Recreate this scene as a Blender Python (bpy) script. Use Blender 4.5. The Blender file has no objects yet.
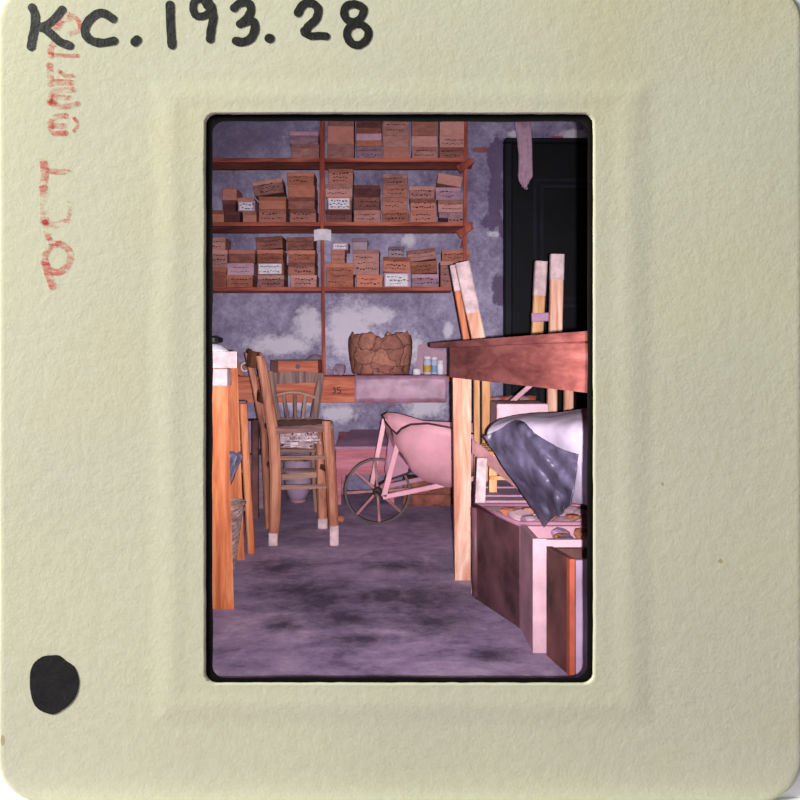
import bpy, bmesh, math, random
from mathutils import Vector, Matrix, noise as mnoise
random.seed(7)
PI = math.pi
C = bpy.context.scene.collection
F, CX, HY, CH = 833.0, 400.0, 356.0, 0.70          # focal length in pixels, horizon row, camera height
def P(px, py, z):                                   # point seen at a pixel of the photograph, z metres into the room
    return Vector(((px-CX)/F*z, z, CH-(py-HY)/F*z))
# ------------------------------------------------------------------ camera, world, lights, exposure
sc = bpy.context.scene
cam = bpy.data.cameras.new('camera'); co = bpy.data.objects.new('camera', cam); C.objects.link(co)
co.location = (0, 0, CH); co.rotation_euler = (PI/2, 0, 0)
cam.sensor_width = 36; cam.lens = F/800*36; cam.shift_y = -(400-HY)/800; cam.clip_start = .05
sc.camera = co
sc.view_settings.view_transform = 'Standard'; sc.view_settings.look = 'None'
sc.view_settings.exposure = 0.0; sc.view_settings.gamma = 1.0; sc.view_settings.use_curve_mapping = False
w = bpy.data.worlds.new('world'); sc.world = w; w.use_nodes = True
w.node_tree.nodes['Background'].inputs[0].default_value = (.93, .95, 1.0, 1)
w.node_tree.nodes['Background'].inputs[1].default_value = .24
# soft daylight lamp far to the upper left, raking across the cardboard mount
al = bpy.data.lights.new('copy_light', 'AREA'); al.shape = 'SQUARE'; al.size = 1.6; al.energy = 735; al.color = (1, .985, .95)
ao = bpy.data.objects.new('copy_light', al); C.objects.link(ao); ao.location = (-5.0, -1.3, 4.0)
ao.rotation_euler = (Vector((0, 1.3, .7))-ao.location).to_track_quat('-Z', 'Y').to_euler()
# the photographer's flash: just right of and below the lens, with a rectangular beam
FL = Vector((.026, 0.0, .690))
fl = bpy.data.lights.new('flash', 'POINT'); fl.energy = 545; fl.shadow_soft_size = .006; fl.color = (1, .93, 1)
fo = bpy.data.objects.new('flash', fl); C.objects.link(fo); fo.location = FL
fl.use_nodes = True
nt = fl.node_tree; em = nt.nodes['Emission']
geo = nt.nodes.new('ShaderNodeNewGeometry'); sx = nt.nodes.new('ShaderNodeSeparateXYZ'); nt.links.new(geo.outputs['Incoming'], sx.inputs[0])
def lm(op, a, b=None, c=None):
    n = nt.nodes.new('ShaderNodeMath'); n.operation = op
    for i, v in enumerate((a, b, c)):
        if v is None: continue
        if isinstance(v, (int, float)): n.inputs[i].default_value = v
        else: nt.links.new(v, n.inputs[i])
    return n.outputs[0]
def ss(v, a, b):
    n = nt.nodes.new('ShaderNodeMapRange'); n.interpolation_type = 'SMOOTHSTEP'; nt.links.new(v, n.inputs[0])
    n.inputs[1].default_value = a; n.inputs[2].default_value = b; n.inputs[3].default_value = 0; n.inputs[4].default_value = 1
    return n.outputs[0]
tx = lm('DIVIDE', sx.outputs[0], sx.outputs[1]); tz = lm('DIVIDE', sx.outputs[2], sx.outputs[1])
D = 1.30
DA = D+.0045
x0, x1 = ((212-CX)/F*DA-FL.x)/DA, ((588-CX)/F*DA-FL.x)/DA
z0, z1 = ((CH-(678-HY)/F*DA)-FL.z)/DA, ((CH-(121-HY)/F*DA)-FL.z)/DA
e = .0035
m = lm('MULTIPLY', ss(tx, x0-e, x0), ss(tx, x1+e, x1))
m = lm('MULTIPLY', m, ss(tz, z0-e, z0)); m = lm('MULTIPLY', m, ss(tz, z1+e, z1))
# beam strength shaped to throw less light towards the near floor and a little less to the sides
down = lm('MAXIMUM', lm('MULTIPLY', tz, -1.0), 0.0)
prof = lm('DIVIDE', 1.0, lm('ADD', 1.0, lm('MULTIPLY', lm('POWER', lm('MULTIPLY', down, 1/.29), 2.2), 1.0)))
side = lm('DIVIDE', 1.0, lm('ADD', 1.0, lm('MULTIPLY', lm('POWER', lm('ABSOLUTE', lm('SUBTRACT', tx, .0)), 2.0), 6.0)))
up = lm('DIVIDE', 1.0, lm('ADD', 1.0, lm('MULTIPLY', lm('POWER', lm('MAXIMUM', tz, 0.0), 2.0), 8.0)))
st = lm('MULTIPLY', lm('MULTIPLY', m, up), lm('MULTIPLY', prof, side))
nt.links.new(st, em.inputs['Strength'])
# added dim fill light high in the room, no lamp hangs there
bl = bpy.data.lights.new('fill_light', 'AREA'); bl.shape = 'DISK'; bl.size = 1.2; bl.energy = 3.5; bl.color = (1, .85, 1)
bo = bpy.data.objects.new('fill_light', bl); C.objects.link(bo); bo.location = (.1, 2.9, 2.4)

# ------------------------------------------------------------------ materials
def srgb(r, g, b):
    f = lambda c: (c/255)/12.92 if c <= 10 else (((c/255)+.055)/1.055)**2.4
    return (f(r), f(g), f(b), 1)
class NT:
    def __init__(s, name, rough=.85, spec=.25):
        s.m = bpy.data.materials.new(name); s.m.use_nodes = True; s.t = s.m.node_tree; s.b = s.t.nodes['Principled BSDF']
        s.b.inputs['Roughness'].default_value = rough; s.b.inputs['Specular IOR Level'].default_value = spec
    def n(s, typ, **kw):
        x = s.t.nodes.new(typ)
        for k, v in kw.items(): setattr(x, k, v)
        return x
    def set(s, sock, v):
        if isinstance(v, bpy.types.NodeSocket): s.t.links.new(v, sock)
        else: sock.default_value = v
    def coord(s, scale=(1, 1, 1), which='Object', add_random=True):
        tc = s.n('ShaderNodeTexCoord'); mp = s.n('ShaderNodeMapping'); s.t.links.new(tc.outputs[which], mp.inputs[0])
        mp.inputs[3].default_value = scale
        if add_random:
            oi = s.n('ShaderNodeObjectInfo'); v = s.n('ShaderNodeMath', operation='MULTIPLY'); s.t.links.new(oi.outputs['Random'], v.inputs[0]); v.inputs[1].default_value = 37
            cb = s.n('ShaderNodeCombineXYZ')
            for i in range(3): s.t.links.new(v.outputs[0], cb.inputs[i])
            s.t.links.new(cb.outputs[0], mp.inputs[1])
        return mp.outputs[0]
    def noise(s, vec, scale=5, detail=4, rough=.55, dist=0):
        x = s.n('ShaderNodeTexNoise'); s.set(x.inputs['Vector'], vec); x.inputs['Scale'].default_value = scale
        x.inputs['Detail'].default_value = detail; x.inputs['Roughness'].default_value = rough; x.inputs['Distortion'].default_value = dist
        return x.outputs[0]
    def math(s, op, a, b=0.0, clamp=False):
        x = s.n('ShaderNodeMath', operation=op, use_clamp=clamp); s.set(x.inputs[0], a); s.set(x.inputs[1], b); return x.outputs[0]
    def rng(s, v, a, b, c=0.0, d=1.0):
        x = s.n('ShaderNodeMapRange'); s.set(x.inputs[0], v)
        for i, q in enumerate((a, b, c, d)): x.inputs[i+1].default_value = q
        return x.outputs[0]
    def ramp(s, v, stops):
        x = s.n('ShaderNodeValToRGB'); s.set(x.inputs[0], v); r = x.color_ramp
        while len(r.elements) < len(stops): r.elements.new(.5)
        for el, (p, c) in zip(r.elements, stops): el.position = p; el.color = c
        return x.outputs[0]
    def mix(s, f, a, b):
        x = s.n('ShaderNodeMix', data_type='RGBA'); s.set(x.inputs[0], f); s.set(x.inputs[6], a); s.set(x.inputs[7], b); return x.outputs[2]
    def bump(s, v, strength=.3, dist=.01):
        x = s.n('ShaderNodeBump'); x.inputs['Strength'].default_value = strength; x.inputs['Distance'].default_value = dist
        s.set(x.inputs['Height'], v); s.t.links.new(x.outputs[0], s.b.inputs['Normal'])
    def col(s, v): s.set(s.b.inputs['Base Color'], v); return s.m
    def blobs(s, vec, lst, wob=.9, nscale=9, lo=.0, hi=.25):
        """soft-edged stains and painted shading: lst of (x, z, rx, rz)"""
        sp = s.n('ShaderNodeSeparateXYZ'); s.set(sp.inputs[0], vec); out = None
        for (x, z, rx, rz) in lst:
            a = s.math('DIVIDE', s.math('SUBTRACT', sp.outputs[0], x), rx); b = s.math('DIVIDE', s.math('SUBTRACT', sp.outputs[2], z), rz)
            d = s.math('SUBTRACT', 1.0, s.math('SQRT', s.math('ADD', s.math('MULTIPLY', a, a), s.math('MULTIPLY', b, b))))
            out = d if out is None else s.math('MAXIMUM', out, d)
        nz = s.math('MULTIPLY', s.math('SUBTRACT', s.noise(vec, nscale, 8, .74), .5), wob)
        return s.rng(s.math('ADD', out, nz), lo, hi)
def wood(name, dark, mid, light, axis='z', rough=.7, bump=.25, fine=30, spec=.25):
    s = NT(name, rough, spec); k = {'x': (.9, 9, 9), 'y': (9, .9, 9), 'z': (9, 9, .9)}[axis]
    v = s.coord(k); n1 = s.noise(v, 2.2, 5, .6, 1.2); n2 = s.noise(v, fine*.4, 3, .6)
    f = s.math('ADD', s.math('MULTIPLY', n1, .75), s.math('MULTIPLY', n2, .25))
    c = s.ramp(f, [(.38, dark), (.5, mid), (.62, light)])
    s.bump(n2, bump, .002); return s.col(c)
def plain(name, c, rough=.7, spec=.3, var=.12, scale=14, bump=.15):
    s = NT(name, rough, spec); v = s.coord((1, 1, 1)); n = s.noise(v, scale, 4, .6)
    d = tuple(x*(1-var*2.2) for x in c[:3])+(1,); l = tuple(min(1, x*(1+var*2)) for x in c[:3])+(1,)
    if bump: s.bump(n, bump, .003)
    return s.col(s.ramp(n, [(.3, d), (.5, c), (.7, l)]))
M = {}
# mount cardboard
s = NT('mount_card', .95, .08); v = s.coord((1, 1, 1), add_random=False)
n1 = s.noise(v, 2.0, 3, .5); n2 = s.noise(v, 55, 6, .62); n3 = s.noise(v, 190, 3, .6)
c = s.ramp(n1, [(.3, srgb(204, 206, 172)), (.55, srgb(201, 203, 176)), (.75, srgb(203, 197, 160))])
c = s.mix(s.rng(n2, .35, .75, 0, .22), c, srgb(182, 179, 138))
sp = s.blobs(v, [(-.62, .1, .004, .01), (.5, .38, .004, .004), (.41, .5, .003, .003)], .2, 30)
c = s.mix(s.math('MULTIPLY', sp, .6), c, srgb(150, 120, 80))
s.bump(s.math('ADD', s.math('MULTIPLY', n2, .8), s.math('MULTIPLY', n3, .35)), .5, .0028); M['card'] = s.col(c)
M['white'] = plain('white_board', (.92, .92, .93, 1), .9, .1, .01)
s = NT('black_ink', .55, .3); v = s.coord((1, 1, 1)); n = s.noise(v, 60, 5, .7)
s.bump(n, .5, .004); M['ink'] = s.col(s.ramp(n, [(.35, srgb(12, 14, 11)), (.6, srgb(26, 28, 22)), (.8, srgb(48, 48, 38))]))
s = NT('red_stamp_ink', .9, .1); v = s.coord((1, 1, 3.5)); n = s.noise(v, 42, 5, .75); v2 = s.coord((1, 1, 1)); n2 = s.noise(v2, 14, 2)
s.t.links.new(s.rng(s.math('ADD', n, s.math('MULTIPLY', n2, .5)), .66, .92, 0, .62), s.b.inputs['Alpha']); M['stamp'] = s.col(srgb(218, 95, 88))
M['film'] = plain('black_film_edge', (.004, .004, .0035, 1), 1, 0, .1)
# plaster wall
def wp(px, py): q = P(px, py, 4.35); return q.x, q.z
def wl(lst): return [(*wp(a, b), c*4.35/F, d*4.35/F) for a, b, c, d in lst]
s = NT('plaster', .9, .15); v = s.coord((1, 1, 1), add_random=False)
n = s.noise(v, 2.6, 6, .62, .4); n2 = s.noise(v, 14, 6, .7); n3 = s.noise(v, 60, 4, .6)
f = s.math('ADD', s.math('MULTIPLY', n, .7), s.math('MULTIPLY', n2, .3))
f = s.math('ADD', s.math('MULTIPLY', n, .5), s.math('ADD', s.math('MULTIPLY', n2, .3), s.math('MULTIPLY', n3, .2)))
c = s.ramp(f, [(.40, srgb(112, 103, 130)), (.5, srgb(146, 138, 164)), (.60, srgb(180, 173, 197))])
wh = s.blobs(v, wl([(308, 325, 17, 26), (350, 330, 32, 34), (395, 350, 36, 22), (375, 315, 25, 12), (408, 240, 10, 9), (448, 330, 6, 10), (516, 134, 10, 4), (425, 408, 24, 12), (340, 415, 24, 10), (300, 400, 30, 12), (280, 345, 40, 12), (575, 135, 20, 6), (494, 234, 7, 4)]), 2.0, 15, .0, .5)
c = s.mix(s.math('MULTIPLY', wh, .8), c, srgb(226, 220, 230))
spk = s.rng(s.noise(v, 34, 5, .75), .62, .68, 0, .75); c = s.mix(spk, c, srgb(205, 200, 220))
dk = s.blobs(v, wl([(497, 160, 10, 25), (496, 195, 8, 35), (503, 230, 5, 10), (500, 290, 9, 17), (490, 222, 9, 9), (500, 150, 14, 14)]), 1.9, 20, -.05, .14)
c = s.mix(s.math('MULTIPLY', dk, .85), c, srgb(96, 78, 108))
vig = s.blobs(v, wl([(240, 130, 60, 40), (225, 120, 90, 34)]), .5, 5, .0, .6)  # upper left corner darkened, vignette painted into the plaster
c = s.mix(s.math('MULTIPLY', vig, .6), c, srgb(92, 78, 104))
rd = s.blobs(v, wl([(480, 150, 10, 3.2), (557, 138, 7, 2.6)]), .7, 22, .0, .2)
c = s.mix(s.math('MULTIPLY', rd, .8), c, srgb(150, 70, 60))
s.bump(s.math('ADD', n2, s.math('MULTIPLY', n3, .4)), .35, .01); M['plaster'] = s.col(c)
# floor
s = NT('concrete', .85, .15); v = s.coord((.8, 1.0, 1), add_random=False)
n = s.noise(v, 4.5, 8, .72, .6); n2 = s.noise(v, 22, 7, .8)
f = s.math('ADD', s.math('MULTIPLY', n, .6), s.math('MULTIPLY', n2, .4))
c = s.ramp(f, [(.38, srgb(128, 110, 140)), (.47, srgb(168, 148, 180)), (.54, srgb(188, 166, 196)), (.64, srgb(224, 200, 222))])
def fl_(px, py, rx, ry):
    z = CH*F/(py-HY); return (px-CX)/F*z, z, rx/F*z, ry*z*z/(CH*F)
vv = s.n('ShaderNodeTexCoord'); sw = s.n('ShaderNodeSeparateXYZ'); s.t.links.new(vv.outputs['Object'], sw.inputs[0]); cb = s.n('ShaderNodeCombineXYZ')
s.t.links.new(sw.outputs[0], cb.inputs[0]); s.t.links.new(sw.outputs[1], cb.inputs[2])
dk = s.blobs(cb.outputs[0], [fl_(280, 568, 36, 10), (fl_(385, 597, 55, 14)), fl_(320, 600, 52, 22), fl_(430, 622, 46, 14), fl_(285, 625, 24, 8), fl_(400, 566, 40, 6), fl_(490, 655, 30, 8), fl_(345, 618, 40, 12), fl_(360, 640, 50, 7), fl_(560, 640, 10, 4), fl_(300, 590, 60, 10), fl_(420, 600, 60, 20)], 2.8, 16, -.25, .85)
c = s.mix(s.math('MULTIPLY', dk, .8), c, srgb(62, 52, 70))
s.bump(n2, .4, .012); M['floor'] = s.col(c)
M['paint_dark'] = plain('dark_door_paint', srgb(11, 12, 17), .6, .15, .25, 6)
M['paint_frame'] = plain('dark_frame_paint', srgb(16, 19, 28), .6, .2, .25, 6)
M['shelf'] = wood('shelf_wood', srgb(120, 55, 45), srgb(165, 85, 68), srgb(195, 110, 88), 'x')
M['shelf_shade'] = wood('shaded_rail_wood', srgb(62, 26, 22), srgb(92, 42, 34), srgb(115, 58, 46), 'x')  # darker rail tone: shade below the shelf boards put into the colour
M['post'] = wood('shelf_post_wood', srgb(120, 52, 42), srgb(160, 78, 60), srgb(190, 105, 85), 'z')
M['bench'] = wood('bench_wood', srgb(150, 75, 58), srgb(190, 105, 78), srgb(208, 130, 100), 'x')
M['chair'] = wood('chair_wood', srgb(104, 60, 50), srgb(162, 102, 78), srgb(196, 134, 104), 'z', .55)
M['chair_grey'] = wood('weathered_chair_wood', srgb(95, 72, 72), srgb(135, 105, 98), srgb(165, 135, 122), 'z', .6)
M['chair_x'] = wood('chair_rail_wood', srgb(120, 88, 78), srgb(165, 128, 110), srgb(190, 155, 135), 'x', .6)
M['foot'] = plain('pale_paint', srgb(205, 180, 180), .8, .2, .15, 30)
M['orange'] = wood('orange_pine', srgb(165, 84, 48), srgb(202, 116, 70), srgb(220, 150, 105), 'z', .5)
M['pale_pine'] = wood('pale_pine', srgb(190, 122, 96), srgb(218, 164, 136), srgb(236, 200, 180), 'z', .6)
M['yellow_pine'] = wood('yellow_pine', srgb(175, 120, 75), srgb(205, 150, 98), srgb(222, 178, 130), 'z', .6)
M['red_table'] = wood('reddish_table_wood', srgb(118, 62, 58), srgb(152, 86, 80), srgb(176, 108, 100), 'y', .45, .15)
M['trunk'] = plain('dark_trunk_leather', srgb(98, 64, 68), .5, .4, .3, 9)
M['brown_board'] = plain('stained_brown_board', srgb(112, 70, 66), .7, .3, .3, 7)
M['pink_board'] = plain('pink_board', srgb(198, 150, 162), .7, .3, .12, 8)
M['white_edge'] = plain('white_board_edge', srgb(208, 170, 178), .7, .3, .09, 20)
M['orange_edge'] = plain('orange_edge', srgb(175, 85, 60), .6, .3, .15, 12)
M['mauve_board'] = plain('mauve_board', srgb(172, 146, 172), .7, .3, .12, 8)
M['pink_metal'] = plain('pink_painted_metal', srgb(226, 164, 174), .5, .4, .09, 7)
M['pink_dark'] = plain('mauve_painted_metal', srgb(176, 122, 142), .55, .4, .1, 7)
M['iron'] = plain('dark_iron', srgb(60, 42, 48), .5, .5, .25, 12)
M['spoke'] = plain('brown_spoke_paint', srgb(160, 110, 110), .6, .3, .2, 20)
M['crate_pink'] = wood('pink_crate_wood', srgb(170, 98, 110), srgb(195, 118, 128), srgb(210, 138, 146), 'x')
M['crate_mauve'] = plain('mauve_lid', srgb(176, 138, 168), .8, .2, .12, 7)
M['brick_brown'] = plain('brown_crate_wood', srgb(140, 85, 72), .8, .2, .25, 25)
M['plastic'] = plain('pinkish_plastic_sheet', srgb(168, 126, 148), .42, .32, .18, 11, .4)
M['rush'] = wood('rush_seat', srgb(105, 75, 72), srgb(140, 105, 98), srgb(170, 135, 122), 'x', .8)
s = NT('frayed_straw', .9, .1); v = s.coord((1, 1, 7)); n = s.noise(v, 18, 5, .7); M['straw'] = s.col(s.ramp(n, [(.35, srgb(100, 75, 85)), (.5, srgb(175, 150, 155)), (.65, srgb(228, 215, 220))]))
M['grey_cloth'] = plain('blue_grey_sheet', srgb(92, 86, 108), .42, .45, .36, 11, .6)
M['white_cloth'] = plain('off_white_sheet', srgb(208, 192, 212), .8, .2, .16, 7, .4)
M['cloth_strip'] = plain('pale_pink_cloth', srgb(192, 158, 176), .9, .1, .1, 40)
M['paper'] = plain('white_paper', srgb(225, 220, 225), .8, .2, .08, 30)
M['pencil'] = plain('dark_pencil', srgb(45, 32, 38), .7, .2, .1)
M['pot_grey'] = plain('pale_pot', srgb(168, 145, 170), .6, .3, .12, 9)
M['pot_tip'] = plain('pink_pot_base', srgb(190, 140, 140), .8, .2, .1)
M['wick'] = wood('wicker', srgb(120, 95, 90), srgb(160, 132, 125), srgb(190, 165, 155), 'x')
M['glass'] = plain('jar_glass_milky', srgb(190, 195, 215), .15, .6, .05)
M['yellow'] = plain('yellow_content', srgb(190, 150, 60), .5, .4, .05)
M['blue'] = plain('blue_content', srgb(110, 150, 185), .5, .4, .05)
M['stone'] = plain('grey_sherd_clay', srgb(145, 120, 140), .9, .1, .2, 30)
M['terra'] = plain('brown_sherd_clay', srgb(175, 110, 88), .85, .2, .2, 20)
M['tri_pink'] = plain('pink_card', srgb(185, 150, 165), .8, .2, .06)
M['black'] = plain('black_enamel', srgb(14, 13, 16), .5, .4, .1)
# reconstructed pot: brown sherds with dark joins
s = NT('mended_pottery', .8, .2); v = s.coord((1, 1, 1.2), add_random=False); vo = s.n('ShaderNodeTexVoronoi', feature='DISTANCE_TO_EDGE'); vc = s.n('ShaderNodeTexVoronoi')
nw = s.n('ShaderNodeTexNoise'); s.t.links.new(v, nw.inputs[0]); nw.inputs['Scale'].default_value = 18
va = s.n('ShaderNodeVectorMath', operation='MULTIPLY_ADD'); s.t.links.new(nw.outputs[1], va.inputs[0]); va.inputs[1].default_value = (.06, .06, .06); s.t.links.new(v, va.inputs[2])
for q in (vo, vc): s.t.links.new(va.outputs[0], q.inputs['Vector']); q.inputs['Scale'].default_value = 11
sepc = s.n('ShaderNodeSeparateColor'); s.t.links.new(vc.outputs['Color'], sepc.inputs[0])
c = s.ramp(sepc.outputs[0], [(.1, srgb(165, 112, 96)), (.5, srgb(180, 122, 102)), (.9, srgb(196, 138, 114))])
n = s.noise(v, 26, 6, .75); c = s.mix(s.rng(n, .38, .68, 0, .75), c, srgb(112, 70, 66))
c = s.mix(s.rng(vo.outputs[0], .006, .03, .75, 0), c, srgb(52, 32, 34))
s.bump(s.rng(vo.outputs[0], 0, .08), .6, .006); M['pottery'] = s.col(c)
# cardboard boxes: five tones
def cardboard(name, base):
    s = NT(name, .85, .15); v = s.coord((1, 1, 2)); n = s.noise(v, 22, 6, .7); oi = s.n('ShaderNodeObjectInfo')
    r, g, b, _ = base; d = (r*.5, g*.45, b*.48, 1); l = (min(1, r*1.4), min(1, g*1.4), min(1, b*1.42), 1)
    f = s.math('ADD', s.math('MULTIPLY', n, .6), s.math('MULTIPLY', oi.outputs['Random'], .4))
    s.bump(n, .2, .003); return s.col(s.ramp(f, [(.3, d), (.52, base), (.72, l)]))
BX = {'brown': cardboard('brown_cardboard', srgb(168, 112, 98)), 'pinkish': cardboard('pinkish_cardboard', srgb(180, 130, 120)),
      'orange': cardboard('orange_brown_cardboard', srgb(180, 116, 94)), 'mauve': cardboard('mauve_cardboard', srgb(172, 138, 150)),
      'dark': cardboard('dark_brown_cardboard', srgb(120, 76, 72)), 'grey': cardboard('greyish_cardboard', srgb(152, 132, 140))}

# ------------------------------------------------------------------ mesh builder
class MB:
    def __init__(s): s.v = []; s.f = []
    def add(s, vs, fs):
        b = len(s.v); s.v += [Vector(p) for p in vs]; s.f += [tuple(b+i for i in f) for f in fs]; return s
    def loft(s, loops, caps=(True, True), closed=True):
        n = len(loops[0]); vs = [p for l in loops for p in l]; fs = []
        for k in range(len(loops)-1):
            for i in range(n if closed else n-1):
                j = (i+1) % n; fs.append((k*n+i, k*n+j, (k+1)*n+j, (k+1)*n+i))
        if closed and caps[0]: fs.append(tuple(range(n))[::-1])
        if closed and caps[1]: fs.append(tuple((len(loops)-1)*n+i for i in range(n)))
        return s.add(vs, fs)
    def box(s, a, b, bev=0.0):
        """axis box from corner a to corner b"""
        x0, y0, z0 = [min(a[i], b[i]) for i in range(3)]; x1, y1, z1 = [max(a[i], b[i]) for i in range(3)]
        def ring(z, d):
            e = min(bev, (x1-x0)*.3, (y1-y0)*.3)
            if bev <= 0: return [(x0, y0, z), (x1, y0, z), (x1, y1, z), (x0, y1, z)]
            X0, X1, Y0, Y1 = x0+d, x1-d, y0+d, y1-d
            return [(X0+e, Y0, z), (X1-e, Y0, z), (X1, Y0+e, z), (X1, Y1-e, z), (X1-e, Y1, z), (X0+e, Y1, z), (X0, Y1-e, z), (X0, Y0+e, z)]
        if bev <= 0: return s.loft([ring(z0, 0), ring(z1, 0)])
        e = min(bev, (z1-z0)*.3)
        return s.loft([ring(z0, e*.7), ring(z0+e, 0), ring(z1-e, 0), ring(z1, e*.7)])
    def beam(s, a, b, w, d, w2=None, d2=None, bev=.12):
        """board from a to b, w across the view (x), d deep (y)"""
        a, b = Vector(a), Vector(b); ax = (b-a).normalized(); w2 = w if w2 is None else w2; d2 = d if d2 is None else d2
        ref = Vector((0, 1, 0)) if abs(ax.y) < .8 else Vector((0, 0, 1))
        u = ax.cross(ref).normalized(); vv = u.cross(ax).normalized()
        def ring(p, W, Dd):
            hw, hd, e = W/2, Dd/2, min(W, Dd)*bev
            return [p+u*x+vv*y for x, y in ((-hw+e, -hd), (hw-e, -hd), (hw, -hd+e), (hw, hd-e), (hw-e, hd), (-hw+e, hd), (-hw, hd-e), (-hw, -hd+e))]
        return s.loft([ring(a, w, d), ring(b, w2, d2)])
    def tube(s, pts, r, n=8, closed=False, caps=(True, True)):
        pts = [Vector(p) for p in pts]; loops = []; m_ = len(pts)
        R = r if isinstance(r, (list, tuple)) else [r]*m_
        prev = None
        for i, p in enumerate(pts):
            if closed: t = pts[(i+1) % m_]-pts[i-1]
            else: t = pts[min(i+1, m_-1)]-pts[max(i-1, 0)]
            t.normalize()
            ref = prev if prev is not None else (Vector((0, 0, 1)) if abs(t.z) < .9 else Vector((0, 1, 0)))
            u = (ref-t*ref.dot(t)).normalized(); prev = u; w_ = t.cross(u)
            loops.append([p+u*math.cos(2*PI*k/n)*R[i]+w_*math.sin(2*PI*k/n)*R[i] for k in range(n)])
        if closed: return s.loft(loops+[loops[0]], (False, False))
        return s.loft(loops, caps)
    def lathe(s, c, prof, n=32, cap=(True, True), fn=None):
        loops = []
        for k, (r, z) in enumerate(prof):
            l = []
            for i in range(n):
                a = 2*PI*i/n; rr, zz = fn(k, a, r, z) if fn else (r, z); l.append((c[0]+rr*math.cos(a), c[1]+rr*math.sin(a), c[2]+zz))
            loops.append(l)
        return s.loft(loops, cap)
    def prism(s, pts, y0, y1):
        """outline in x,z extruded along y"""
        return s.loft([[(x, y0, z) for x, z in pts], [(x, y1, z) for x, z in pts]])
    def rot(s, c, axis, ang):
        R = Matrix.Rotation(ang, 3, axis); c = Vector(c); s.v = [c+R @ (p-c) for p in s.v]; return s
    def build(s, name, mat, parent=None, origin=None, smooth=False):
        if parent is not None:
            o_ = Vector(parent['_w'])
            base = Vector(origin) if origin is not None else o_
        else:
            if origin is None:
                xs = [p.x for p in s.v]; ys = [p.y for p in s.v]; zs = [p.z for p in s.v]
                origin = ((min(xs)+max(xs))/2, (min(ys)+max(ys))/2, min(zs))
            base = Vector(origin)
        me = bpy.data.meshes.new(name); me.from_pydata([tuple(p-base) for p in s.v], [], s.f)
        bm = bmesh.new(); bm.from_mesh(me); bmesh.ops.remove_doubles(bm, verts=bm.verts, dist=1e-6); bmesh.ops.recalc_face_normals(bm, faces=bm.faces); bm.to_mesh(me); bm.free()
        me.materials.append(mat)
        if smooth: me.polygons.foreach_set('use_smooth', [True]*len(me.polygons))
        o = bpy.data.objects.new(name, me); C.objects.link(o)
        if parent is not None: o.parent = parent; o.location = base-Vector(parent['_w'])
        else: o.location = base
        o['_w'] = list(base); return o
def tag(o, label, cat, group=None, kind=None):
    if label: o['label'] = label
    if cat: o['category'] = cat
    if group: o['group'] = group
    if kind: o['kind'] = kind
    return o
def thing(name, label, cat, loc, group=None):
    o = bpy.data.objects.new(name, None); C.objects.link(o); o.location = loc; o['_w'] = list(loc); o.empty_display_size = .05
    return tag(o, label, cat, group)
def struct(name, mb, mat): o = mb.build(name, mat); o['kind'] = 'structure'; return o
def sub(o, n=1):
    m_ = o.modifiers.new('s', 'SUBSURF'); m_.levels = n; m_.render_levels = n; return o
def quadz(pix, z): return [P(a, b, z) for a, b in pix]

# ------------------------------------------------------------------ room
WZ = 4.35
struct('wall_back', MB().box((-2.2, WZ, 0), (2.2, WZ+.12, 2.7)), M['plaster'])
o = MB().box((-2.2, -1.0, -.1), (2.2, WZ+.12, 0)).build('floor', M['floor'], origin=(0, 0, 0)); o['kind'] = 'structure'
struct('wall_left', MB().box((-2.32, 1.345, 0), (-2.2, WZ+.12, 2.7)), M['plaster'])
struct('wall_right', MB().box((2.2, 1.345, 0), (2.32, WZ+.12, 2.7)), M['plaster'])
struct('ceiling', MB().box((-2.32, 1.345, 2.7), (2.32, WZ+.12, 2.8)), M['plaster'])
ox0, ox1, oz0, oz1 = -.345, .345, .13, 1.12
struct('front_light_blocker', MB().box((-2.199, 1.345, 0), (ox0, 1.365, 2.699)).box((ox1, 1.345, 0), (2.199, 1.365, 2.699)).box((ox0, 1.345, 0), (ox1, 1.365, oz0)).box((ox0, 1.345, oz1), (ox1, 1.365, 2.699)), M['plaster'])  # added unseen wall, keeps the raking lamp's light out of the room
# dark panelled door
d0 = P(509, 141, WZ-.02); dx0, dz = d0.x, d0.z; dx1 = dx0+.86
dr = tag(thing('door_1', None, None, (dx0+.4, WZ-.03, 0)), None, None, kind='structure')
b = MB().box((dx0, WZ-.045, .0), (dx1, WZ-.0005, dz-.02)); b.build('door_leaf', M['paint_dark'], dr)
b = MB()
for (a0, a1, h0, h1) in ((.12, .74, .15, .75), (.12, .74, .95, dz-.2)):
    for wi, yy in ((0, -.050), (.035, -.056)):
        l0 = [(dx0+a0+wi, h0+wi), (dx0+a1-wi, h0+wi), (dx0+a1-wi, h1-wi), (dx0+a0+wi, h1-wi)]; l1 = [(dx0+a0+wi+.018, h0+wi+.018), (dx0+a1-wi-.018, h0+wi+.018), (dx0+a1-wi-.018, h1-wi-.018), (dx0+a0+wi+.018, h1-wi-.018)]
        lps = [[(x, WZ-.046, z) for x, z in l0], [(x, WZ+yy, z) for x, z in l0], [(x, WZ+yy, z) for x, z in l1], [(x, WZ-.046, z) for x, z in l1]]
        b.loft(lps+[lps[0]], (False, False))
b.build('panel_moulding', M['paint_frame'], dr)
b = MB().box((dx0-.030, WZ-.07, 0), (dx0+.012, WZ-.0005, dz-.0205), .006).box((dx1-.01, WZ-.07, 0), (dx1+.05, WZ-.0005, dz-.0205), .006).box((dx0-.030, WZ-.07, dz-.02), (dx1+.05, WZ-.0005, dz+.004), .006)
b.build('door_frame', M['paint_frame'], dr)

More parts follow.
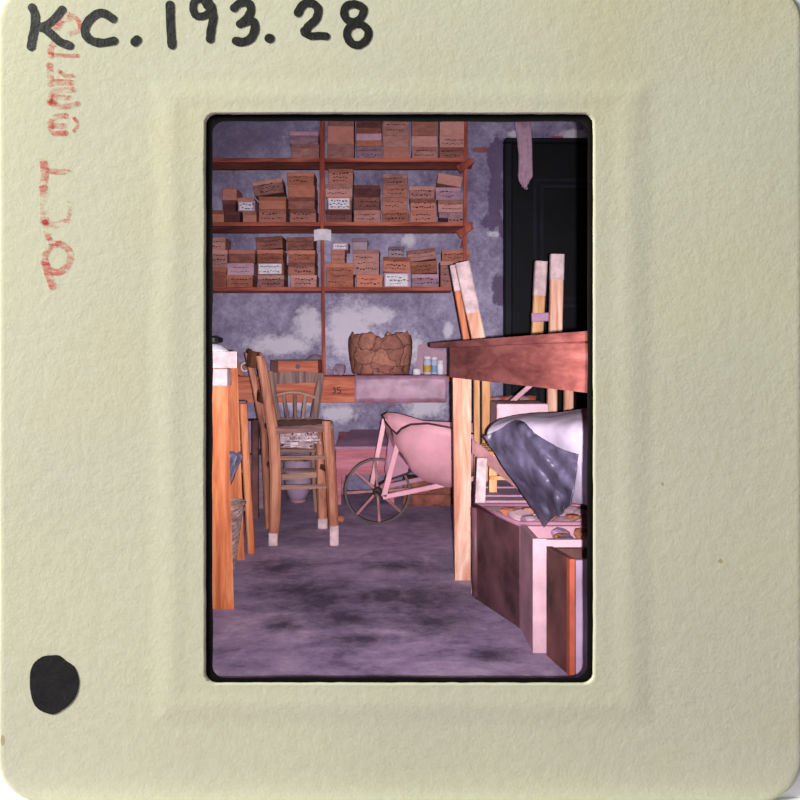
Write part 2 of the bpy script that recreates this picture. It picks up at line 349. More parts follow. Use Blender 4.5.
# ------------------------------------------------------------------ the cardboard slide mount, standing upright
def mp(px, py, y=D): return Vector(((px-CX)/F*D, y, CH-(py-HY)/F*D))
def rrect(x0, y0, x1, y1, r, nc=14, ns=36):
    """rounded rectangle in pixels, same count for every call"""
    pts = []
    cs = [(x1-r, y0+r, -90), (x1-r, y1-r, 0), (x0+r, y1-r, 90), (x0+r, y0+r, 180)]
    for k, (cx, cy, a0) in enumerate(cs):
        arc = [(cx+r*math.cos(math.radians(a0+90*i/nc)), cy+r*math.sin(math.radians(a0+90*i/nc))) for i in range(nc+1)]
        pts += arc
        nx, ny, na = cs[(k+1) % 4]; q = (nx+r*math.cos(math.radians(na)), ny+r*math.sin(math.radians(na))); l = arc[-1]
        pts += [(l[0]+(q[0]-l[0])*i/ns, l[1]+(q[1]-l[1])*i/ns) for i in range(1, ns)]
    return pts
def sstep(x): x = max(0, min(1, x)); return x*x*(3-2*x)
def hgt(px, py):
    """raised plateau over the film pocket, outline about 150..655 x 78..722"""
    wv = 4*mnoise.noise(Vector((px*.01, py*.01, 0)))
    d = min(px-148-wv, 655+wv-px, py-76, 728-py); h = .0022*sstep(d/26)
    d2 = min(px-172, 628-px, py-92, 706-py); h -= .0010*sstep(d2/18)
    h += .0030*mnoise.noise(Vector((px*.006, py*.006, 3)))
    return h
mt = thing('slide_mount', 'cream cardboard slide mount with handwritten number and rounded window', 'slide mount', (0, D+.015, .0))
NL = 70
inner, outer = rrect(205.5, 113.5, 593.5, 683.5, 11), rrect(-2, -20, 803, 802.3, 43)
loops = []
loops.append([mp(a, b_, D+.013) for a, b_ in rrect(192, 100, 607, 697, 11)])
loops.append([mp(a, b_, D+.008) for a, b_ in inner])
def rag(a, b_): return .7*mnoise.noise(Vector((a*.35, b_*.35, 1)))+.5*mnoise.noise(Vector((a*1.1, b_*1.1, 5)))
loops.append([mp(a+rag(a, b_), b_+rag(b_, a), D+.003-hgt(a, b_)) for a, b_ in inner])
for k in range(NL+1):
    t = (k/NL)**1.15*.995+.005; l = []
    for (ia, ib), (oa, ob) in zip(inner, outer):
        a, b_ = ia+(oa-ia)*t, ib+(ob-ib)*t; e_ = .002*sstep((t-.985)/.015)
        a = a+(rag(ia, ib)*(1-t)**8); l.append(mp(a, b_, D-hgt(a, b_)+e_))
    loops.append(l)
loops.append([mp(a, b_, D+.013) for a, b_ in outer])
mb = MB(); mb.loft(loops+[loops[0]], (False, False)); mb.build('card_frame', M['card'], mt, smooth=False)
bpy.data.objects['card_frame'].data.polygons.foreach_set('use_smooth', [True]*len(bpy.data.objects['card_frame'].data.polygons))
# black edge of the film inside the window
in2 = [(a+1.2*mnoise.noise(Vector((a*.02, b_*.02, 9))), b_+1.2*mnoise.noise(Vector((a*.02, b_*.02, 4)))) for a, b_ in rrect(212.5, 121.5, 587.5, 677.5, 12)]
def mp2(px, py, y): return Vector(((px-CX)/F*y, y, CH-(py-HY)/F*y))
out2 = rrect(204, 112, 595, 685, 11)
lp = [[mp2(a, b_, D+.0040) for a, b_ in out2], [mp2(a, b_, D+.0040) for a, b_ in in2], [mp2(a, b_, D+.0050) for a, b_ in in2], [mp2(a, b_, D+.0050) for a, b_ in out2]]
MB().loft(lp+[lp[0]], (False, False)).build('film_edge', M['film'], mt)
# ink marks: flat strokes lying on the card
def stroke(mb, pts, r, yoff=.0009, n=10):
    """round-ended pen stroke following pixel points, r px"""
    P2 = []
    for i in range(len(pts)-1):
        p0 = pts[max(i-1, 0)]; p1 = pts[i]; p2 = pts[i+1]; p3 = pts[min(i+2, len(pts)-1)]
        for k in range(5):
            t = k/5; P2.append(tuple(.5*((2*p1[j])+(-p0[j]+p2[j])*t+(2*p0[j]-5*p1[j]+4*p2[j]-p3[j])*t*t+(-p0[j]+3*p1[j]-3*p2[j]+p3[j])*t**3) for j in (0, 1)))
    P2.append(pts[-1]); L = []; R = []
    for i, p in enumerate(P2):
        a = P2[max(i-1, 0)]; b_ = P2[min(i+1, len(P2)-1)]; dx, dy = b_[0]-a[0], b_[1]-a[1]; d = math.hypot(dx, dy) or 1
        rr = r*(1+.14*mnoise.noise(Vector((p[0]*.25, p[1]*.25, 2)))); nx, ny = -dy/d*rr, dx/d*rr
        L.append((p[0]+nx, p[1]+ny)); R.append((p[0]-nx, p[1]-ny))
    # quads plus discs at the ends and joints
    def z_(q): return mp(q[0], q[1], D-hgt(q[0], q[1])-yoff)
    vs = [z_(q) for q in L]+[z_(q) for q in R]; m_ = len(L)
    mb.add(vs, [(i, i+1, m_+i+1, m_+i) for i in range(m_-1)])
    for c_ in (P2[0], P2[-1]):
        ds = [z_((c_[0]+r*math.cos(2*PI*k/14), c_[1]+r*math.sin(2*PI*k/14))) for k in range(14)]; mb.add([q+Vector((0, -.0002, 0)) for q in ds], [tuple(range(14))])
INK = [
    ([(32.5, 8), (35.5, 16), (35, 28), (33, 38), (31.5, 47)], 4.3), ([(62.5, 10), (56, 18), (48, 25), (41, 28)], 4.0), ([(41, 27), (50, 33), (60, 42), (70, 46)], 4.2),
    ([(113, 19), (105, 14), (98, 14), (90, 20), (85.5, 28), (86.5, 36), (93, 41.5), (103, 43), (114, 41)], 4.2), ([(135, 42), (137, 40)], 4.6),
    ([(170, 5), (170.5, 25), (171.8, 45)], 4.3),
    ([(207, 6), (202, -1), (195, 1), (193, 9), (197, 16), (206, 15), (211, 8), (207, -1)], 3.8), ([(211, 6), (213, 18), (211, 30), (210, 39)], 4.3),
    ([(234, 8), (240, 3), (248, 3), (251, 10), (247, 18), (240, 24)], 4.2), ([(242, 23), (252, 21), (255, 28), (251, 38), (243, 42), (236, 41)], 4.3), ([(269, 38.5), (270, 38.5)], 4.6),
    ([(298, 13), (303, 5), (311, 3), (318, 9), (316, 19), (308, 27), (305, 33)], 4.3), ([(304, 31), (310, 36), (320, 36), (326, 36.5)], 3.9),
    ([(354, 4), (347, 6), (344, 12), (347, 20), (356, 22), (362, 16), (363, 8), (354, 4)], 4.0), ([(356, 24), (349, 28), (347, 36), (352, 44), (360, 45), (367, 39), (368, 31), (362, 25), (356, 24)], 4.0)]
q_ = 0
for nm_, cnt_ in (('letter', 3), ('letter', 1), ('point', 1), ('digit', 1), ('digit', 2), ('digit', 2), ('point', 1), ('digit', 2), ('digit', 2)):
    g_ = MB()
    for pts, r in INK[q_:q_+cnt_]: stroke(g_, pts, r)
    q_ += cnt_; g_.build('handwritten_'+nm_, M['ink'], mt)['label'] = 'black marker handwriting'
dot = []
for k in range(48):
    a = 2*PI*k/48; r = 1+.06*mnoise.noise(Vector((math.cos(a)*2, math.sin(a)*2, 7)))+.05*math.cos(3*a+.5)
    dot.append((53.5+24.5*r*math.cos(a), 684+29.5*r*math.sin(a)))
MB().add([mp(a, b_, D-hgt(a, b_)-.0012) for a, b_ in dot]+[mp(a, b_, D-hgt(a, b_)-.0002) for a, b_ in dot], [tuple(range(48))]+[(k, (k+1) % 48, 48+(k+1) % 48, 48+k) for k in range(48)]).build('ink_dot', M['ink'], mt)['label'] = 'round black ink blot'
STP = [
    ([(58, 244), (48, 250), (45, 260), (50, 270), (60, 272), (69, 264), (70, 252), (60, 244), (50, 247)], 2.6), ([(45, 262), (48, 272), (53, 286)], 3.2), ([(50, 240), (46, 232), (45, 222)], 2.2),
    ([(44, 190), (44, 206), (45, 224)], 3.4), ([(45, 223), (56, 225), (67, 221)], 2.6), ([(68, 218), (70, 211), (69, 202)], 1.6),
    ([(43, 160), (45, 172), (43, 188)], 3.2), ([(46, 170), (58, 172), (70, 171)], 2.2),
    ([(66, 116), (56, 117), (50, 124), (54, 133), (66, 133)], 2.2), ([(74, 118), (78, 124), (74, 131)], 1.4), ([(52, 126), (64, 126)], 2.2),
    ([(50, 103), (54, 92), (74, 90)], 2.2), ([(50, 101), (62, 107), (78, 104)], 2.2), ([(52, 97), (70, 98)], 2.0), ([(53, 104), (54, 100)], 3),
    ([(50, 66), (51, 84)], 2.6), ([(52, 82), (72, 83)], 2.4), ([(60, 72), (66, 76), (74, 76)], 1.6),
    ([(51, 56), (52, 46), (60, 42)], 2.4), ([(52, 55), (66, 56), (78, 56)], 1.6), ([(70, 18), (60, 22), (56, 30)], 2.4), ([(68, 14), (78, 20), (80, 30), (70, 34)], 1.8), ([(58, 30), (62, 20)], 2.2)]
q_ = 0
for nm_, cnt_ in (('letter', 3), ('letter', 3), ('letter', 2), ('digit', 3), ('digit', 4), ('digit', 3), ('digit', 2), ('digit', 3)):
    g_ = MB()
    for pts, r in STP[q_:q_+cnt_]: stroke(g_, pts, r*1.3, .0005)
    q_ += cnt_; g_.build('stamped_'+nm_, M['stamp'], mt)['label'] = 'faded red rubber stamp print'
# white board the mount leans against, same opening
bi, bo_ = rrect(190, 98, 610, 700, 11), rrect(-60, -60, 860, 804.3, 2)
lp = [[mp(a, b_, D+.014) for a, b_ in bi], [mp(a, b_, D+.014) for a, b_ in bo_], [mp(a, b_, D+.024) for a, b_ in bo_], [mp(a, b_, D+.024) for a, b_ in bi]]
tag(MB().loft(lp+[lp[0]], (False, False)).box((mp(-60,0).x, 1.27, .0003), (mp(860,0).x, D+.0139, .003)).build('backing_board', M['white']), 'plain white board showing past the rounded corners of the cream mount', 'board')

# ------------------------------------------------------------------ shelving
SF = 4.18; K = SF/F
def sh(py): return CH-(py-HY)*K
def sxx(px): return (px-CX)*K
S = {'top': sh(158), 'middle': sh(222), 'bottom': sh(287)}
rack = thing('shelving', 'reddish wooden wall shelving holding rows of small cardboard boxes', 'shelf', (sxx(340), WZ-.09, CH-20.5/F*3.95))
for k, (py, xr) in {'top': (158, 474), 'middle': (222, 473), 'bottom': (287, 452)}.items():
    t_ = .020 if k != 'bottom' else .019
    MB().box((sxx(150), SF, S[k]-t_), (sxx(xr), WZ-.001, S[k]), .002).build('shelf_board', M['shelf'], rack)
    if k != 'bottom': MB().box((sxx(150), SF+.03, S[k]-t_-.03), (sxx(462), SF+.055, S[k]-t_+.001), .002).build('under_rail', M['shelf_shade'], rack)
benchtop = CH-20.5/F*3.95
MB().beam((sxx(322.6), SF-.007, 1.95), (sxx(322.4), SF-.007, sh(222)), .025, .012).build('post', M['post'], rack)
MB().beam((sxx(322.4), SF-.007, sh(222)), (sxx(324), SF-.007, benchtop+.001), .017, .012).build('post', M['post'], rack)
MB().beam((sxx(466), SF-.006, 1.95), (sxx(464.5), SF-.006, sh(285)), .018, .010).build('post', M['post'], rack)
for py in (163, 228):
    MB().beam((sxx(458), SF+.0, sh(py+7)), (sxx(472), SF-.004, sh(py-2)), .045, .03, .03).build('bracket', M['post'], rack)
MB().beam((sxx(461), SF-.004, sh(248)), (sxx(467), SF-.004, sh(230)), .012, .012).build('bracket', M['post'], rack)
# shelf paper note tied on the middle post
nt_ = thing('paper_note', 'small white paper note pinned to the middle shelf post', 'note', P(323, 240, SF-.012))
pm = MB()
for i in range(5):
    for j in range(4): pm.v.append(P(314+i*4.3, 229+j*3.7+(1 if i in (0, 4) else 0), SF-.012-.003*abs(math.sin(i*2))))
pm.f = [(j+4*i, j+1+4*i, j+5+4*i, j+4+4*i) for i in range(4) for j in range(3)]
o = pm.build('paper', M['paper'], nt_); mo = o.modifiers.new('t', 'SOLIDIFY'); mo.thickness = .0012

# boxes: (shelf, side, stack ordinal text, x0, x1, list of (bottom row, top row, tone, opts))
ORD = ['first', 'second', 'third', 'fourth', 'fifth', 'sixth', 'seventh']
stacks = [
 ('top', 'left of', 1, [(291, 319, 158, 144, 'pinkish', ''), (289, 318, 144, 131, 'mauve', '')]),
 ('top', 'right of', 1, [(327, 354, 158, 142.5, 'pinkish', 'l'), (327, 354, 142, 125, 'brown', 'l'), (328, 354, 124.5, 110, 'pinkish', 'l')]),
 ('top', 'right of', 2, [(356, 382, 158, 146, 'mauve', 't'), (356, 382, 145.5, 140, 'orange', ''), (356, 382, 139.5, 133, 'mauve', ''), (356, 382, 132.5, 127, 'orange', ''), (356, 382, 126.5, 112, 'dark', 't')]),
 ('top', 'right of', 3, [(383, 409.5, 158, 147, 'brown', ''), (383, 409.5, 146.5, 135, 'pinkish', ''), (383, 409.5, 134.5, 112, 'pinkish', 't')]),
 ('top', 'right of', 4, [(411.5, 438, 158, 146.5, 'pinkish', 't'), (411.5, 438, 146, 135, 'pinkish', 'l'), (411.5, 438, 134.5, 112, 'brown', 'l')]),
 ('top', 'right of', 5, [(439.5, 465, 158, 147, 'brown', 't'), (439.5, 465, 146.5, 135, 'pinkish', 't'), (439.5, 465, 134.5, 112, 'pinkish', 'l')]),
 ('middle', 'left of', 5, [(208, 223.5, 222, 210, 'orange', '')]),
 ('middle', 'left of', 4, [(224, 240, 222, 211, 'dark', ''), (222, 235.5, 210.5, 200, 'dark', ''), (222, 237, 199.5, 188, 'brown', 'l')]),
 ('middle', 'left of', 3, [(242.5, 256.5, 222, 211, 'brown', ''), (237.5, 255, 210.5, 200.5, 'mauve', 'w'), (236.5, 254, 200, 197.5, 'orange', '')]),
 ('middle', 'left of', 2, [(258.5, 286, 222, 209, 'brown', 't'), (258.5, 286, 208.5, 196.5, 'orange', ''), (254, 284, 195.5, 181, 'pinkish', 'tr-9')]),
 ('middle', 'left of', 1, [(290, 316, 222, 209, 'brown', 't'), (288, 315, 208.5, 197, 'brown', ''), (288, 315, 196.5, 184.5, 'orange', 'l'), (287, 314, 184, 172, 'orange', 't')]),
 ('middle', 'right of', 1, [(325.5, 352, 222, 210, 'dark', 't'), (327, 352, 209.5, 196.5, 'brown', 'w'), (325, 352.5, 196, 184, 'pinkish', 't'), (328, 353, 183.5, 168.5, 'brown', 't')]),
 ('middle', 'right of', 2, [(353.5, 380.5, 222, 210, 'pinkish', 't'), (354, 380, 209.5, 197, 'brown', 't'), (354, 380, 196.5, 185, 'dark', 't')]),
 ('middle', 'right of', 3, [(382, 409, 222, 209.5, 'orange', 't'), (382, 408, 209, 197, 'brown', 't'), (382, 408, 196.5, 185, 'brown', 't'), (383, 408, 184.5, 173.5, 'pinkish', 't')]),
 ('middle', 'right of', 4, [(410, 436.5, 222, 210.5, 'brown', 't'), (410, 436, 210, 198.5, 'brown', 't'), (409, 435, 198, 186, 'pinkish', 't')]),
 ('middle', 'right of', 5, [(448, 463, 222, 217.5, 'pinkish', 't'), (439, 463, 217, 212, 'mauve', ''), (438, 463, 211.5, 199.5, 'pinkish', 't'), (435.5, 461, 199, 187, 'mauve', 't'), (436, 461, 186.5, 176, 'pinkish', 'r10')]),
 ('bottom', 'left of', 4, [(205, 226, 287, 268, 'orange', ''), (205, 227, 267.5, 250, 'pinkish', 't'), (205, 225, 249.5, 237, 'pinkish', 't')]),
 ('bottom', 'left of', 3, [(226, 252.5, 287, 275, 'orange', 't'), (226.5, 253.5, 274.5, 263, 'mauve', 't'), (228.5, 255, 262.5, 249.5, 'brown', '')]),
 ('bottom', 'left of', 2, [(257.5, 284, 287, 275, 'pinkish', 't'), (257, 284, 274.5, 262, 'brown', 'w'), (257, 283, 261.5, 249.5, 'orange', 't'), (256, 283, 249, 237, 'brown', 'tr-4')]),
 ('bottom', 'left of', 1, [(290, 316.5, 287, 275, 'pinkish', 't'), (288, 315, 274.5, 262.5, 'brown', 't'), (288, 315, 262, 250, 'orange', 't'), (287, 314, 249.5, 237, 'brown', 'tr-2')]),
 ('bottom', 'right of', 1, [(326, 353.5, 287, 263, 'orange', 't'), (331, 345, 262.5, 250, 'brown', 't'), (332, 348.5, 249.5, 242, 'mauve', 'w')]),
 ('bottom', 'right of', 2, [(356.5, 383, 287, 274.5, 'orange', 't'), (353, 379.5, 274, 249.5, 'pinkish', 't'), (352, 367.5, 249, 238, 'grey', '')]),
 ('bottom', 'right of', 3, [(384, 410, 287, 272.5, 'mauve', 'w'), (382.5, 410, 272, 257, 'orange', 'tr2'), (388.5, 404, 256, 246.5, 'grey', 't')]),
 ('bottom', 'right of', 4, [(411.5, 438.5, 287, 274, 'mauve', 't'), (411, 438, 273.5, 261.5, 'orange', 'tr-3'), (408, 437, 260, 249, 'pinkish', 'tr-7')]),
 ('bottom', 'right of', 5, [(440, 458, 287, 261, 'pinkish', 't'), (442, 470, 260.5, 250, 'orange', 't')]),
]
def scribble(rnd, x0, x1, zb, zt, y, mb):
    w_, h_ = x1-x0, zt-zb
    rows = max(1, min(3, int(h_/.022)))
    for r_ in range(rows):
        z = zb+h_*(.82-.64*(r_+.5)/rows*1.1); x = x0+w_*rnd.uniform(.08, .25)
        end = x1-w_*rnd.uniform(.06, .35); th = rnd.uniform(.003, .0062)
        while x < end:
            l = rnd.uniform(.004, .014); zz = z+rnd.uniform(-.003, .003); t_ = th*rnd.uniform(.6, 1.3); sl = rnd.uniform(-.0015, .0015)
            mb.add([(x, y, zz-t_/2), (x+l, y, zz-t_/2+sl), (x+l, y, zz+t_/2+sl), (x, y, zz+t_/2)], [(0, 1, 2, 3)])
            x += l+rnd.uniform(.002, .007)
rnd = random.Random(5)
adj = {'brown': 'brown', 'pinkish': 'pinkish brown', 'orange': 'orange brown', 'mauve': 'mauve grey', 'dark': 'dark brown', 'grey': 'plain grey'}
for shelf, side, k, items in stacks:
    base = S[shelf]; n_ = len(items); prev = 0
    for q, (x0, x1, yb, yt, tone, op) in enumerate(items):
        X0, X1 = sxx(x0), sxx(x1); hb = base+.0003 if q == 0 else prev+.0004; ht = sh(yt)
        if op.find('r') >= 0 and q: ht = hb+(yb-yt)*K
        y0 = SF+.004+rnd.uniform(0, .006); y1 = WZ-.018
        lev = 'only box' if n_ == 1 else ('bottom box' if q == 0 else 'top box' if q == n_-1 else ('middle box' if n_ == 3 else ORD[q]+' box up'))
        look = 'white-labelled ' if 'w' in op else 'tilted ' if 'r' in op else ''
        lab = f"{look}{adj[tone]} cardboard {lev}, {ORD[k-1]} stack {side.split()[0]} of centre post, {shelf} shelf"
        mb = MB(); lidh = min(.35*(ht-hb), .02); has_lid = (ht-hb) > .035 and 'l' not in op
        mb.box((X0+.0015, y0+.0015, hb), (X1-.0015, y1, ht-(.001 if has_lid else 0)), .0015)
        scr = MB(); lb = MB(); ld = MB()
        if has_lid: ld.box((X0, y0, ht-lidh), (X1, y1+.001, ht), .0015)
        if 'l' in op: ld.box((X0+.001, y0-.0025, ht-.004), (X1-.001, y0+.003, ht-.0005), .001); has_lid = True
        yf = y0-.0006
        if 'w' in op:
            lb.box((X0+.008, y0-.0015, hb+.006), (X1-.012, y0+.002, ht-.008)); yf = y0-.0022
        if 't' in op or 'w' in op: scribble(rnd, X0, X1, hb, ht, yf, scr)
        ang = 0
        if 'r' in op: ang = math.radians(float(op[op.index('r')+1:]))
        yaw = rnd.uniform(-.02, .02)
        piv = Vector((X0 if ang <= 0 else X1, y0, hb)); cy = Vector(((X0+X1)/2, (y0+y1)/2, hb))
        org = ((X0+X1)/2, (y0+y1)/2, hb)
        for b_ in (mb, ld, lb, scr): b_.rot(cy, 'Z', yaw); b_.rot(piv, 'Y', ang)
        o = tag(mb.build('cardboard_box', BX[tone], origin=org), lab, 'box', f'boxes on the {shelf} shelf')
        if has_lid: ld.build('lid', BX[tone], o)
        if lb.v: lb.build('paper_label', M['paper'], o)
        if scr.v: scr.build('handwriting', M['pencil'], o)
        prev = ht
# hanging cloth above the door
cl = MB(); rows = [(118, 515, 530.5), (135, 517, 531), (155, 518.5, 531), (172, 518, 531.5), (176, 517.5, 532), (181, 518.5, 529), (184, 521, 527.5), (188.5, 523.5, 526.5)]
for (py, a, b_) in rows:
    for i in range(9):
        t = i/8; q = P(a+(b_-a)*t, py+(1.2*math.sin(i*2.3) if py > 180 else 0), 4.22+.008*math.sin(i*1.9+py*.05)); cl.v.append(q)
cl.f = [(r_*9+i, r_*9+i+1, (r_+1)*9+i+1, (r_+1)*9+i) for r_ in range(len(rows)-1) for i in range(8)]
cl.add([P(515, 118, 4.22), P(530.5, 118, 4.22), P(526, 60, 4.22), P(522, 60, 4.22)], [(0, 1, 2, 3)])
o = tag(cl.build('cloth_strip', M['cloth_strip'], smooth=True), 'pale pink cloth strip hanging down in front of the dark door', 'cloth'); mo = o.modifiers.new('t', 'SOLIDIFY'); mo.thickness = .012
struct('trim_1', MB().box((.2, 4.15, sh(60)-.01), (1.6, WZ, sh(60)+.03)), M['paint_frame'])

# ------------------------------------------------------------------ bench along the wall and what stands on it
BF = 3.95
bn = thing('wall_bench', 'long orange-brown plank bench fixed along the back wall', 'bench', ((P(340, 0, BF).x), BF+.2, .55))
fh = (402.5-376.5)/F*BF
MB().box((-1.4, BF+.002, benchtop-.02), (P(447, 0, BF).x+.03, WZ-.001, benchtop)).build('bench_top', M['bench'], bn)
MB().box((-1.4, BF-.02, benchtop-fh), (P(446, 0, BF).x, BF+.0018, benchtop-.0005), .003).build('front_board', M['bench'], bn)
MB().box((P(237, 0, BF).x-.3, BF-.001, 0), (P(237, 0, BF).x-.25, BF+.05, benchtop-.0205)).build('leg', M['post'], bn)
MB().box((P(452, 0, BF).x, BF-.001, 0), (P(465, 0, BF).x, BF+.05, benchtop-.0205)).build('leg', M['post'], bn)
# painted number 35
mb = MB()
def st3(mb, pts, r, z, dy=0):
    for i in range(len(pts)-1): mb.beam(P(*pts[i], z), P(*pts[i+1], z), r*2*z/F, .0008)
st3(mb, [(332.5, 388.5), (334, 387.5), (335.5, 388.7), (334, 390.2), (335.8, 391.6), (334.3, 393.4), (332.4, 392.6)], .45, BF-.0205)
st3(mb, [(340.5, 387.6), (337.6, 387.6), (337.4, 390), (340, 390.2), (340.6, 392), (339, 393.6), (337, 392.8)], .45, BF-.0205)
mb.build('painted_number', M['pencil'], bn)
# plastic sheet over right half of the bench
pl = MB(); nx, ny = 40, 12
rnd2 = random.Random(3)
a0, a1 = P(355, 0, BF).x, P(446.5, 0, BF).x
for i in range(nx+1):
    x = a0+(a1-a0)*i/nx
    for j in range(ny+1):
        t = j/ny; wv = .005*mnoise.noise(Vector((x*6+t*2, t*9, 1)))+.002*mnoise.noise(Vector((x*22, t*14, 4)))
        if t < .5: y = WZ-.04-(WZ-.04-(BF-.024))*(t/.5); z = benchtop+.004+abs(wv)*.5
        else: y = BF-.028-abs(wv)*1.6; z = benchtop+.004-(t-.5)/.5*(fh+.0+.002*math.sin(i*.7))
        pl.v.append(Vector((x, y, z)))
pl.f = [(i*(ny+1)+j, i*(ny+1)+j+1, (i+1)*(ny+1)+j+1, (i+1)*(ny+1)+j) for i in range(nx) for j in range(ny)]
o = tag(pl.build('plastic_sheet', M['plastic'], smooth=True), 'shiny pinkish plastic sheet folded over right half of the plank bench', 'sheet'); mo = o.modifiers.new('t', 'SOLIDIFY'); mo.thickness = .0012
# mended pot
pc = Vector((P(380.5, 0, 4.13).x, 4.13, benchtop+.008)); kk = 4.13/F
def potfn(k, a, r, z):
    ca, sa = math.cos(a), math.sin(a)
    top = .006*math.sin(a*9+.4)+.005*math.sin(a*14+2)+.003*math.sin(a*23)
    if sa < 0: top += -.020*math.exp(-((ca-.10)/.09)**2)+.012*math.exp(-((ca-.66)/.22)**2)+.004*math.exp(-((ca+.6)/.3)**2)
    else: top -= .012
    w_ = sstep((z-.10)/.09) if k < 14 and r > .13 else 0
    nz = 1+.03*mnoise.noise(Vector((ca*2.5, sa*2.5, z*12)))+.012*mnoise.noise(Vector((ca*9, sa*9, z*40)))
    return r*nz, z+top*w_
PS = 1.0
prof = [(r_, z_*PS) for r_, z_ in [(.138, 0), (.143, .012), (.147, .035), (.153, .07), (.158, .105), (.161, .135), (.160, .165), (.154, .188), (.150, .195), (.143, .188), (.147, .16), (.147, .12), (.14, .07), (.12, .02), (.02, .015)]]
MBp = MB().lathe(pc, prof, 96, (True, True), potfn)
tag(MBp.build('mended_pot', M['pottery'], smooth=True), 'large brown mended clay pot with jagged rim on the bench', 'pot')
# wooden box behind chairs
wb = thing('wooden_box', 'reddish wooden box on the bench above the chair backs', 'box', (P(296, 0, 4.05).x, 4.12, benchtop))
q0, q1 = P(278, 360, 4.0), P(318, 360, 4.0)
MB().box((q0.x, 4.0, benchtop+.0005), (q1.x, 4.2, CH-(361-HY)/F*4.0), .002).build('box_body', M['bench'], wb)
MB().box((P(269, 0, 4.0).x, 4.04, benchtop+.0005), (q0.x-.0005, 4.2, CH-(361-HY)/F*4.0+.004), .002).build('end_panel', M['brown_board'], wb)
MB().box((P(276, 0, 4.0).x, 3.99, CH-(361-HY)/F*4.0+.0005), (q1.x+.003, 4.21, CH-(359.6-HY)/F*4.0), .001).build('rim', M['iron'], wb)
MB().lathe((P(298, 0, 4).x, 3.997, CH-(366.5-HY)/F*4), [(.012, 0), (.012, .002)], 12).rot((P(298, 0, 4).x, 3.997, CH-(366.5-HY)/F*4), 'X', PI/2).build('knob', M['trunk'], wb)
def sherd(px, py, r, z, mat, lab, seed, zb=None, fl=1.0, name='pottery_sherd', group=None):
    rr = random.Random(seed); c_ = P(px, py, z); R = r*z/F; mb = MB(); n_ = 9
    a_ = [(1+rr.uniform(-.35, .3)) for _ in range(n_)]; lean = rr.uniform(-.3, .3)
    base_ = c_.z if zb is None else zb
    f_ = [(c_.x+R*a_[i]*math.cos(2*PI*i/n_), base_+max(0, R*fl*(.75+a_[i]*math.sin(2*PI*i/n_)))) for i in range(n_)]
    mb.prism(f_, z-.01, z+.012); mb.rot((c_.x, z, base_), 'X', -.0); mb.rot((c_.x, z, base_), 'Z', lean)
    return tag(mb.build(name, mat), lab, 'sherd', group)
sherd(340, 370, 6.5, 4.16, M['stone'], 'jagged grey clay sherd standing left of the big mended pot', 3, benchtop+.0005, 1.1)
sherd(330, 371, 4, 4.2, M['stone'], 'small grey clay sherd beside the thin shelf post on bench', 8, benchtop+.0005)
sherd(240, 369, 6, 4.1, M['terra'], 'brown clay sherd on the bench left of the chair top', 5, benchtop+.0005, 1.2)
sherd(247, 371, 5, 4.05, M['stone'], 'grey clay lump touching the chair post on the bench', 12, benchtop+.0005)
rg = MB(); cc = P(245, 367, 4.0)
rg.tube([(cc.x+.018*math.cos(t*2*PI/20), 4.0, max(benchtop+.004, cc.z+.02*math.sin(t*2*PI/20))) for t in range(20)], .0035, 6, True)
tag(rg.build('pot_handle', M['paper'], smooth=True), 'pale curved pot handle lying among the sherds at bench left end', 'handle')
tag(MB().lathe((P(271, 0, 3.98).x, 3.98, benchtop+.0003), [(.012, 0), (.016, .004), (.014, .011), (.004, .014)], 14).build('white_pebble', M['paper'], smooth=True), 'tiny white lump on the bench before the wooden box', 'pebble')
dk = MB().lathe((P(315, 0, 4.28).x, 4.28, benchtop+.0005), [(.05, 0), (.055, .03), (.05, .075), (.03, .1), (.01, .105)], 20)
tag(dk.build('round_lump', M['stone'], smooth=True), 'dull grey rounded lump behind the right end of wooden box', 'lump')
# jars at the right end
def jar(px, z, r, h, mat, lid, lab, band=None):
    c_ = (P(px, 0, z).x, z, benchtop+.0075); R = r*z/F; H = h*z/F; t_ = thing('glass_jar', lab, 'jar', c_, 'jars on the bench end')
    MB().lathe(c_, [(R*.92, 0), (R, .004), (R, H*.7), (R*.8, H*.8), (R*.75, H*.86)], 20).build('jar_body', mat, t_, smooth=True)
    if lid: MB().lathe((c_[0], c_[1], c_[2]+H*.86), [(R*.95, 0), (R*.95, H*.14)], 20).build('jar_lid', lid, t_)
    if band: MB().lathe((c_[0], c_[1], c_[2]+H*.12), [(R*1.02, 0), (R*1.02, H*.4)], 20).build('jar_label', band, t_)
jar(417, 4.02, 4.2, 7, M['paper'], None, 'small white cup beside the mended pot on the bench')
jar(427.5, 4.05, 4.2, 18, M['glass'], M['paper'], 'milky jar with white lid and yellow label on bench', M['yellow'])
jar(434.5, 4.1, 3.8, 17, M['glass'], M['paper'], 'milky jar with blue label next to pink card', M['blue'])
jar(440.5, 4.02, 3.4, 14, M['paper'], M['paper'], 'slim white jar nearest the red table on the bench')
cd = MB().prism([(P(x, y, 4.25).x, P(x, y, 4.25).z) for x, y in ((418, 345), (424, 343.5), (437, 350), (448, 352))]+[(P(450, 0, 4.25).x, benchtop+.0075), (P(416, 0, 4.25).x, benchtop+.0075)], 4.25, 4.258)
tag(cd.build('pink_card', M['tri_pink']), 'pinkish card leaning on the wall behind the jars', 'card')

